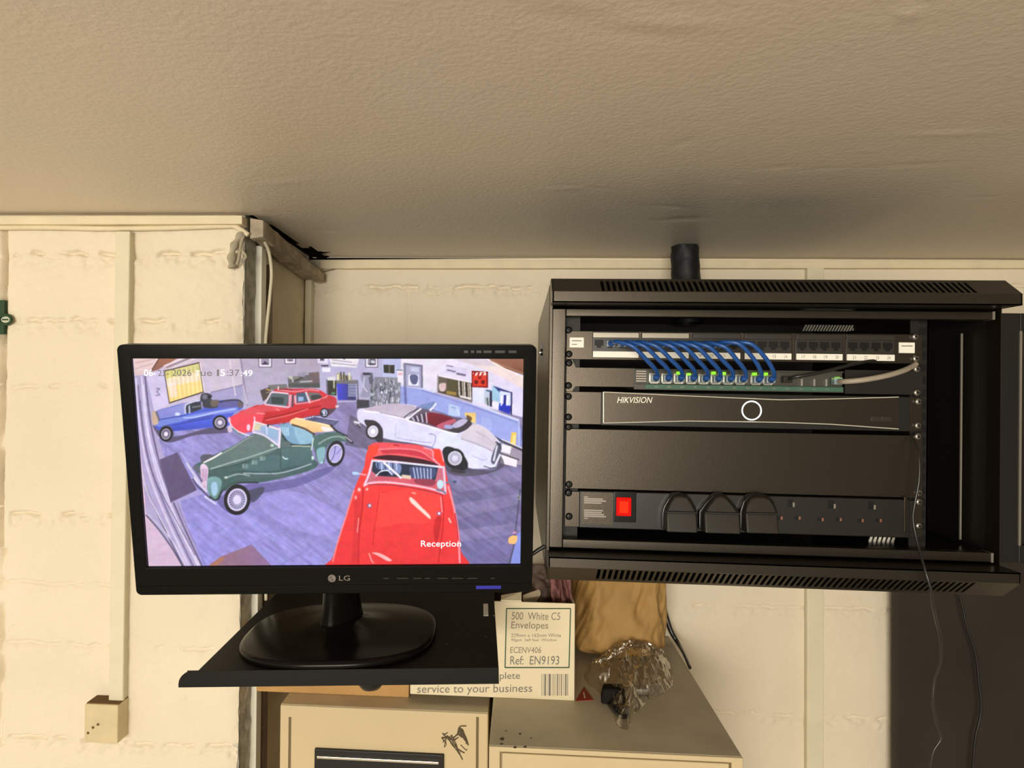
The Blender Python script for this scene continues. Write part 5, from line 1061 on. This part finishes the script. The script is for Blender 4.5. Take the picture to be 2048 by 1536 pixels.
# white convertible
sm('C', '-40,960 150,1080 560,1150 900,1290 1180,1440 1450,1480 1560,1440 1600,1300 1640,1430 1400,1530 1000,1530 800,1300 160,1150', (84, 80, 92), al=.75)
sm('C', '-150,740 -60,715 20,710 160,670 330,660 570,690 470,800 560,880 780,950 1040,1000 1240,920 1320,910 1450,980 1570,1100 1610,1180 1560,1400 1500,1450 1360,1460 1200,1440 1080,1300 900,1300 780,1200 560,1150 160,1080 -60,930 -150,860', (212, 206, 230), (216, 216, 240), (0, 1))
sm('C', '-60,720 160,672 350,664 560,700 440,830 200,800 0,760', (186, 172, 188), (196, 184, 200), (0, 1)); cl('C', '-80,750 100,770 300,820 440,850', 3, (240, 234, 246)); cl('C', '120,770 320,810 430,840', 1.6, (160, 150, 172))
sm('C', '1240,925 1340,920 1470,1000 1560,1120 1540,1260 1400,1200 1120,1080', (212, 200, 208), (200, 190, 206), (0, 1)); cl('C', '1120,1090 1300,1150 1500,1240', 2, (170, 160, 176)); cl('C', '1300,1000 1440,1080 1540,1170', 1.6, (184, 172, 184)); sm('C', '860,1010 1000,1030 1120,1100 1080,1180 860,1160', (216, 218, 232))
sm('C', '470,850 610,720 700,720 760,770 960,810 1180,850 1250,920 1080,1010 960,1000 860,960 680,920', (104, 92, 108)); sm('C', '690,790 780,770 1000,830 1010,900 900,960 700,890', (128, 46, 58), (112, 40, 54), (0, 1)); sm('C', '820,930 980,860 1060,860 1000,930 900,970', (190, 96, 116)); sm('C', '950,960 1060,880 1180,840 1250,900 1180,980 1060,1020', (76, 68, 74)); sm('C', '1000,930 1120,850 1200,860 1150,920 1060,960', (186, 178, 206)); sm('C', '920,920 1020,930 1000,970 920,960', (164, 164, 206))
for k in range(7): ln('C', '%d,%d %d,%d' % (520+k*28, 830-k*10, 545+k*26, 870+k*4), 2.2, [(214, 208, 226), (56, 50, 60)][k % 2])
cl('C', '450,860 560,770 630,720', 3.2, (238, 232, 244)); ln('C', '740,740 810,660', 4, (222, 222, 240)); sm('C', '610,680 720,650 800,640 740,720 640,720', (112, 132, 172), al=.8); cl('C', '420,830 500,770 600,720', 2.5, (92, 82, 98)); cl('C', '470,870 700,930 960,1010 1080,1030', 3, (240, 236, 246))
ln('C', '320,900 310,1080', 1.4, (186, 180, 206)); cl('C', '330,1080 560,1120 760,1140', 2, (176, 172, 206)); cl('C', '720,1030 800,1050 790,1150 750,1200', 2, (160, 156, 190)); cl('C', '1260,1300 1380,1350 1440,1340', 2, (176, 184, 214))
sm('C', '1500,1290 1560,1150 1610,1160 1600,1280 1540,1400 1490,1380', (96, 94, 112)); ln('C', '1560,1180 1520,1360', 4, (206, 204, 220)); cl('C', '1395,1410 1480,1435 1530,1420 1600,1280', 4, (226, 224, 238)); cl('C', '1400,1425 1480,1450 1540,1440', 2, (96, 94, 116)); cl('C', '1545,1130 1590,1160 1610,1220', 3, (70, 68, 84))
sm('C', '-70,880 0,860 80,880 150,960 160,1060 150,1140 110,1150 60,1090', (66, 62, 68)); wheel('C', 36, 1000, 88, 98, 10, rim=(226, 220, 232), disc=(196, 190, 206), hub=(244, 240, 248), tyre=(58, 54, 58))
sm('C', '890,1250 930,1190 1020,1200 1130,1270 1200,1380 1190,1460 1100,1480 980,1440 910,1350', (48, 50, 54)); wheel('C', 1044, 1330, 118, 120, 10, rim=(214, 208, 224), disc=(180, 174, 196), hub=(216, 212, 232), tyre=(46, 48, 50)); el('C', 1080, 1490, 100, 24, 8, (70, 66, 72))
sm('B', '1590,1090 1680,1110 1700,1190 1640,1170', (150, 142, 160)); ln('B', '1600,1105 1680,1120', 3, (226, 222, 232)); ln('B', '1640,1150 1690,1190', 3, (70, 66, 76))
# green tourer
sm('D', '380,1050 700,880 900,860 1300,800 1560,700 1760,660 1640,760 1300,900 900,980 760,1100 560,1220', (104, 98, 150), al=.75); sm('D', '700,960 900,900 920,960 800,1080 740,1000', (74, 78, 92), al=.8)
sm('D', '100,660 200,600 330,530 560,420 760,300 860,280 1000,330 1100,420 1130,170 1250,180 1500,260 1480,420 1500,560 1560,620 1500,690 1250,770 870,850 640,840 480,900 400,1040 340,1050 290,1010 260,900 180,760', (84, 106, 106), (76, 100, 98), (0, 1))
sm('D', '220,620 420,500 600,400 760,310 900,300 1080,430 1000,500 700,610 300,700', (112, 126, 124), (96, 116, 112), (0, 1)); cl('D', '215,615 330,560 430,500', 3.6, (238, 232, 226)); cl('D', '300,690 520,620 760,550 1080,440', 3, (150, 170, 166)); cl('D', '330,700 560,650 780,580', 2, (66, 88, 84)); cl('D', '420,520 560,440 700,350 800,300', 2, (146, 160, 156))
sm('D', '560,720 900,690 1300,620 1470,560 1300,680 900,740 600,760', (70, 94, 96)); cl('D', '680,740 900,745 1100,740 1300,690 1480,630', 2.4, (166, 178, 188)); cl('D', '640,800 900,780 1200,770', 3, (92, 106, 110)); sm('D', '880,560 1120,540 1120,700 700,700', (90, 116, 118), al=.8); pg('D', '1110,460 1480,420 1490,620 1120,690', (92, 116, 118), (80, 108, 110), (0, 1)); ln('D', '1120,470 1115,690', 1.6, (64, 86, 86))
for x0, y0 in ((680, 635), (788, 590), (885, 545)):
    for k in range(4): ln('D', '%d,%d %d,%d' % (x0+k*17, y0, x0+k*17, y0+45), 1.2, (176, 192, 192))
cl('D', '1140,545 1170,570 1205,570', 2.4, (206, 220, 220)); el('D', 1020, 415, 22, 16, 0, (180, 206, 200))
pg('D', '800,130 1100,220 1100,440 960,310 800,250', (176, 176, 206)); pg('D', '810,150 900,180 890,230 800,240', (206, 196, 166)); sm('D', '880,200 1080,240 1080,350 960,310', (150, 176, 206)); cl('D', '810,80 815,130 790,250', 2.6, (240, 210, 226)); ln('D', '810,135 960,180 1110,230', 3, (236, 214, 208)); ln('D', '1115,210 1100,440', 4.5, (228, 212, 232)); cl('D', '790,260 930,300 1080,410', 3.2, (224, 214, 234)); ln('D', '950,170 960,290', 2.4, (214, 208, 232)); el('D', 970, 185, 14, 12, 0, (60, 60, 74))
sm('D', '1120,180 1260,170 1480,270 1470,400 1300,400 1220,380 1150,290', (130, 166, 194), (126, 160, 184), (0, 1)); sm('D', '1280,200 1480,280 1460,380 1340,390', (146, 184, 204))
for k in range(4): ln('D', '%d,%d %d,%d' % (1140+k*22, 205, 1150+k*20, 300), 1.4, (204, 226, 244))
cl('D', '1140,290 1200,370 1290,410 1480,410', 3, (52, 66, 68)); cl('D', '1250,420 1470,425', 2, (206, 206, 180)); pg('D', '1130,360 1230,370 1240,430 1130,440', (96, 112, 112))
sm('D', '1225,150 1290,95 1500,120 1700,180 1750,230 1700,250 1560,260 1480,260 1340,210', (240, 206, 146), (226, 184, 134), (0, 1)); cl('D', '1250,170 1400,220 1520,290', 3.4, (88, 68, 56)); cl('D', '1290,95 1500,130 1690,190', 2.4, (252, 230, 196)); sm('D', '1600,190 1740,220 1700,250 1620,250', (240, 220, 214))
for k in range(4): ln('D', '%d,%d %d,%d' % (1400+k*30, 90-k*8+10, 1740+k*15, 168-k*14), 2.4, (206, 206, 236)); ln('D', '%d,%d %d,%d' % (1410+k*30, 98-k*8+10, 1750+k*15, 177-k*14), 1.8, (52, 50, 82))
cl('D', '1700,170 1780,250 1900,310', 4, (60, 62, 64)); sm('D', '1500,330 1620,270 1760,260 1860,300 1900,360 1820,370 1700,390 1640,500 1630,610 1560,600 1520,500', (88, 112, 108), (86, 112, 112), (0, 1)); sm('D', '1540,470 1640,440 1620,600 1570,620', (136, 174, 180)); cl('D', '1560,400 1680,330 1800,310 1880,340', 3, (146, 164, 160)); cl('D', '1500,330 1480,470', 3, (186, 206, 200)); ln('D', '1880,320 1960,385', 5, (60, 58, 66)); ln('D', '1870,310 1950,370', 2, (200, 196, 206)); el('D', 1495, 560, 16, 24, 0, (200, 220, 216)); el('D', 1600, 615, 14, 10, 0, (190, 230, 240))
wheel('D', 1762, 510, 106, 152, 12, rim=(214, 206, 232), disc=(150, 142, 190), tyre=(50, 50, 54)); el('D', 1765, 520, 60, 94, 12, (178, 170, 222)); cl('D', '1700,600 1740,540 1760,430', 1.6, (96, 88, 130)); cl('D', '1770,520 1830,450', 1.4, (120, 112, 160))
sm('D', '180,560 215,520 340,530 250,590 200,610', (96, 96, 108)); sm('D', '90,670 150,640 180,690 140,730', (100, 106, 116)); sm('D', '180,660 220,630 270,680 265,800 250,940 215,890 190,800', (226, 196, 220), (206, 178, 204), (0, 1))
for k in range(4): ln('D', '%d,690 %d,830' % (200+k*17, 205+k*15), 1.4, (170, 136, 166))
sm('D', '270,800 360,780 430,830 410,940 370,1030 330,1050 290,1000 260,900', (126, 162, 166), (110, 140, 134), (0, 1)); sm('D', '310,860 370,850 380,960 340,1010 310,960', (160, 190, 214)); cl('D', '290,1010 340,1050 390,1040 430,960 500,890 640,850 860,850', 3, (56, 62, 64)); cl('D', '20,620 90,730 180,860 260,960', 5, (196, 190, 214)); cl('D', '90,800 130,870 220,960 300,1040', 3.2, (90, 82, 104)); cl('D', '100,790 160,860 240,940', 2.2, (226, 214, 232)); cl('D', '230,1010 300,1060 360,1100', 3.4, (210, 206, 236)); cl('D', '130,720 180,800 230,900', 3, (104, 98, 120)); el('D', 215, 870, 20, 36, 0, (206, 176, 204)); cl('D', '490,790 620,750 760,770', 3, (150, 166, 164)); el('D', 480, 790, 22, 14, 0, (196, 206, 196)); cl('D', '460,940 520,880 620,850', 6, (72, 90, 88))
wheel('D', 610, 1050, 155, 180, 8, spokes=22, rim=(210, 202, 232), disc=(104, 98, 130), tyre=(46, 44, 48), hub=(214, 204, 240))
# red roadster in front
sm('G', '380,420 480,100 420,80 300,560 60,1320 330,1340', (196, 60, 70), al=.0)
sm('G', '470,100 520,80 700,85 930,100 1090,140 1180,150 1220,260 1250,430 1290,560 1330,760 1370,960 1390,1180 1390,1400 60,1400 80,1250 180,960 250,700 330,480 400,330 420,200', (240, 74, 68), (222, 62, 66), (0, 1))
sm('G', '480,90 700,80 950,110 1090,150 1110,260 1160,300 1000,250 800,215 620,205 500,230', (226, 84, 92), (236, 110, 114), (0, 1)); sm('G', '600,140 900,150 1080,210 1140,290 1000,230 760,190 600,190', (200, 64, 80)); cl('G', '540,150 760,140 980,170 1150,290', 2.4, (244, 140, 146)); pg('G', '1090,150 1180,155 1215,290 1160,290', (244, 72, 56)); pg('G', '440,110 560,100 540,170 500,230 440,240', (244, 78, 64)); cl('G', '1010,130 1100,160 1110,240 1180,310', 2.4, (226, 170, 186)); cl('G', '700,100 760,110', 2, (160, 40, 50)); cl('G', '1190,160 1215,270', 3, (240, 160, 170))
sm('G', '490,235 640,205 860,225 1050,260 1160,310 1000,300 700,265', (72, 38, 48))
pg('G', '480,262 1215,330 1235,560 1180,560 1000,520 760,480 560,470 400,510', (196, 110, 126)); pg('G', '490,270 1160,325 1130,460 560,430 480,370', (52, 60, 78)); sm('G', '520,280 620,285 770,300 770,390 700,400 600,350 540,350', (122, 136, 176)); sm('G', '870,330 960,325 1130,345 1110,440 1000,470 900,450 870,400', (78, 86, 120))
for k in range(6): ln('G', '%d,%d %d,%d' % (905+k*36, 335+k*2, 925+k*32, 450), 2.6, (176, 186, 216))
for k in range(6): ln('G', '%d,%d %d,%d' % (540+k*38, 285, 545+k*38, 360), 2.4, (196, 204, 232) if k % 2 else (60, 66, 90))
pg('G', '560,420 880,440 1180,480 1180,550 800,480 480,460', (206, 96, 112)); sm('G', '930,450 1120,460 1100,520 940,500', (150, 70, 86)); cl('G', '520,420 570,375 640,365 690,410', 2.4, (226, 226, 240)); sm('G', '560,385 650,375 640,415 570,415', (44, 46, 60)); ln('G', '600,280 780,440', 4, (240, 232, 240)); pg('G', '785,405 880,415 880,455 785,440', (222, 196, 176)); el('G', 1180, 505, 34, 46, 0, (190, 216, 226))
ln('G', '480,262 720,275 1215,330', 4, (226, 222, 236)); cl('G', '485,262 450,400 400,520', 4, (228, 206, 222)); ln('G', '1215,325 1235,600', 4.6, (222, 192, 214)); cl('G', '395,520 480,490 640,485 860,510 1080,550 1230,600', 4, (238, 190, 206)); cl('G', '440,510 640,510 860,535 1080,580 1220,615', 2, (150, 60, 76)); cl('G', '1140,560 1200,575 1240,600', 4, (120, 120, 150))
sm('G', '560,600 860,560 1090,600 1190,640 1180,760 1050,900 800,900 520,940 540,720', (252, 82, 76), al=.6); cl('G', '555,600 530,800 500,1000 490,1130', 1.6, (196, 44, 50)); cl('G', '550,600 640,580', 1.4, (206, 56, 60)); cl('G', '390,540 380,760 350,1000 340,1320', 3, (190, 44, 52)); sm('G', '300,640 370,640 350,1000 330,1320 270,1330 300,900', (206, 56, 62), al=.7); cl('G', '345,850 330,1000', 2, (250, 150, 150)); cl('G', '300,560 220,820 130,1100 80,1300', 3, (252, 140, 140), .8)
cl('G', '1195,620 1215,760 1200,1000 1160,1310', 2, (186, 40, 46)); cl('G', '1185,630 1200,790', 2.4, (250, 150, 150)); cl('G', '1260,520 1310,700 1350,900 1370,1100 1380,1310', 4, (236, 150, 160)); cl('G', '1330,800 1350,920 1365,1080', 2, (180, 40, 60)); sm('G', '1140,850 1190,830 1180,960 1140,1120 1110,960', (186, 44, 48), al=.75)
sm('G', '865,640 900,650 990,740 1070,820 1075,860 980,780 880,690', (255, 206, 196)); cl('G', '890,590 930,600', 3, (252, 160, 150)); sm('G', '480,1205 560,1210 640,1250 685,1285 640,1290 540,1235', (250, 176, 176)); cl('G', '450,1210 480,1290 500,1310', 2.6, (246, 150, 150)); cl('G', '1265,850 1290,900', 3, (252, 190, 180))
el('G', 455, 725, 26, 24, 0, (150, 90, 120)); el('G', 458, 722, 12, 14, 0, (226, 220, 240)); el('G', 1168, 805, 28, 24, 0, (170, 80, 110)); el('G', 1168, 803, 13, 14, 0, (226, 216, 236)); ln('G', '320,390 420,410', 3, (230, 160, 176)); sm('G', '280,380 330,380 350,405 290,405', (170, 206, 236)); ln('G', '1240,490 1330,470', 3.4, (110, 120, 150)); el('G', 1330, 480, 20, 14, 0, (80, 90, 120)); el('G', 350, 560, 16, 20, 0, (252, 190, 190)); el('G', 430, 555, 14, 16, 0, (250, 170, 170)); el('G', 315, 640, 14, 20, 0, (250, 150, 150))
# right edge details
pg('G', '1960,1020 2010,980 2020,1320 1900,1320', (136, 146, 214)); cl('G', '2000,560 1960,900 1940,1100 1890,1310', 3, (84, 80, 100), .8); sm('G', '1880,1060 1920,1030 1970,1040 1950,1110 1885,1110', (240, 184, 120)); el('G', 1940, 1000, 24, 14, 0, (190, 140, 180)); el('G', 1980, 640, 20, 24, 0, (150, 144, 156)); el('G', 1980, 640, 10, 14, 0, (100, 96, 110))
# soften to video
img = IMG.reshape(PH, SS, PW, SS, 3).mean((1, 3))
k_ = np.array([.13, .74, .13]); pad = np.pad(img, ((1, 1), (1, 1), (0, 0)), 'edge')
img = sum(k_[i]*pad[i:i+PH, 1:1+PW] for i in range(3)); pad = np.pad(img, ((0, 0), (1, 1), (0, 0)), 'edge'); img = sum(k_[i]*pad[:, i:i+PW] for i in range(3))
yy_, xx_ = np.mgrid[0:PH, 0:PW]; img = (img-128)*1.13+131; img = img*(1+.10*fbm(xx_/16., yy_/10., 77, 3)[..., None]+.07*fbm(xx_/2.6, yy_/2.2, 78, 2)[..., None])+np.stack([fbm(xx_/8., yy_/8., 90+i, 2) for i in range(3)], -1)*12; img = np.clip(img, 0, 255)
GX, GY = 778, 438
us = np.linspace(-SW/2, SW/2, GX); vs_ = np.linspace(SH/2, -SH/2, GY); Ug, Vg = np.meshgrid(us, vs_)
Mw = np.array(MM); wp = np.stack([Ug, 0*Ug, Vg], -1)@Mw[:3, :3].T+Mw[:3, 3]-np.array(CAM)
dz = wp@np.array(FW); pxs = CX+F*(wp@np.array(RT))/dz-PX0-.5; pys = CY-F*(wp@np.array(UP))/dz-PY0-.5
pxs = np.clip(pxs, 0, PW-1.001); pys = np.clip(pys, 0, PH-1.001); i0 = pys.astype(int); j0 = pxs.astype(int); fy = (pys-i0)[..., None]; fx = (pxs-j0)[..., None]
colr = (img[i0, j0]*(1-fx)+img[i0, j0+1]*fx)*(1-fy)+(img[i0+1, j0]*(1-fx)+img[i0+1, j0+1]*fx)*fy
m = bpy.data.materials.new('lit_screen'); m.use_nodes = True; nt = m.node_tree; b = nt.nodes['Principled BSDF']
at = nt.nodes.new('ShaderNodeAttribute'); at.attribute_name = 'picture'; b.inputs['Base Color'].default_value = (.01, .01, .012, 1); b.inputs['Roughness'].default_value = .4; b.inputs['Specular IOR Level'].default_value = .08
nt.links.new(at.outputs['Color'], b.inputs['Emission Color']); b.inputs['Emission Strength'].default_value = 1.04; MATS['lit_screen'] = m
so_ = grid_obj('screen', np.stack([Ug, 0*Ug, Vg], -1)[::-1], 'lit_screen', mo.e, o=tuple(mo.o))
ca_ = so_.data.color_attributes.new('picture', 'FLOAT_COLOR', 'POINT'); c4 = np.ones((GX*GY, 4), 'f'); c4[:, :3] = s2l(colr[::-1]).reshape(-1, 3); ca_.data.foreach_set('color', c4.ravel())
mat('osd_white', (.8, .8, .8, 1), .5, emit=(.86, .84, .90, 1), estr=1.0); mat('osd_dark', (.05, .05, .05, 1), .5, emit=(.10, .09, .10, 1), estr=1.0); mat('osd_pink', (.8, .8, .8, 1), .5, emit=(.95, .80, .84, 1), estr=1.0)
def otext(nm, s, m, x0, x1, yb, yt, dy=0):
    a, b_, c_ = mp(x0, yb, -.0006), mp(x1, yb+dy, -.0006), mp(x0, yt, -.0006); return text_part(nm, s, m, so_, mo.o, a, b_, c_, .0002)
otext('screen_lettering', '06-', 'osd_white', 288, 312, 752, 739); otext('screen_lettering', '23-', 'osd_dark', 316, 338, 752, 740); otext('screen_lettering', '2026', 'osd_dark', 344, 383, 752, 739)
otext('screen_lettering', 'T', 'osd_white', 391, 400, 752, 741); otext('screen_lettering', 'ue', 'osd_dark', 402, 424, 752, 743); otext('screen_lettering', '1', 'osd_dark', 434, 438, 752, 739); otext('screen_lettering', '5', 'osd_white', 441, 450, 752, 739); otext('screen_lettering', ':37', 'osd_dark', 454, 479, 752, 739); otext('screen_lettering', ':49', 'osd_white', 482, 505, 752, 740)
otext('screen_lettering', 'Reception', 'osd_pink', 842, 922, 1097, 1081)
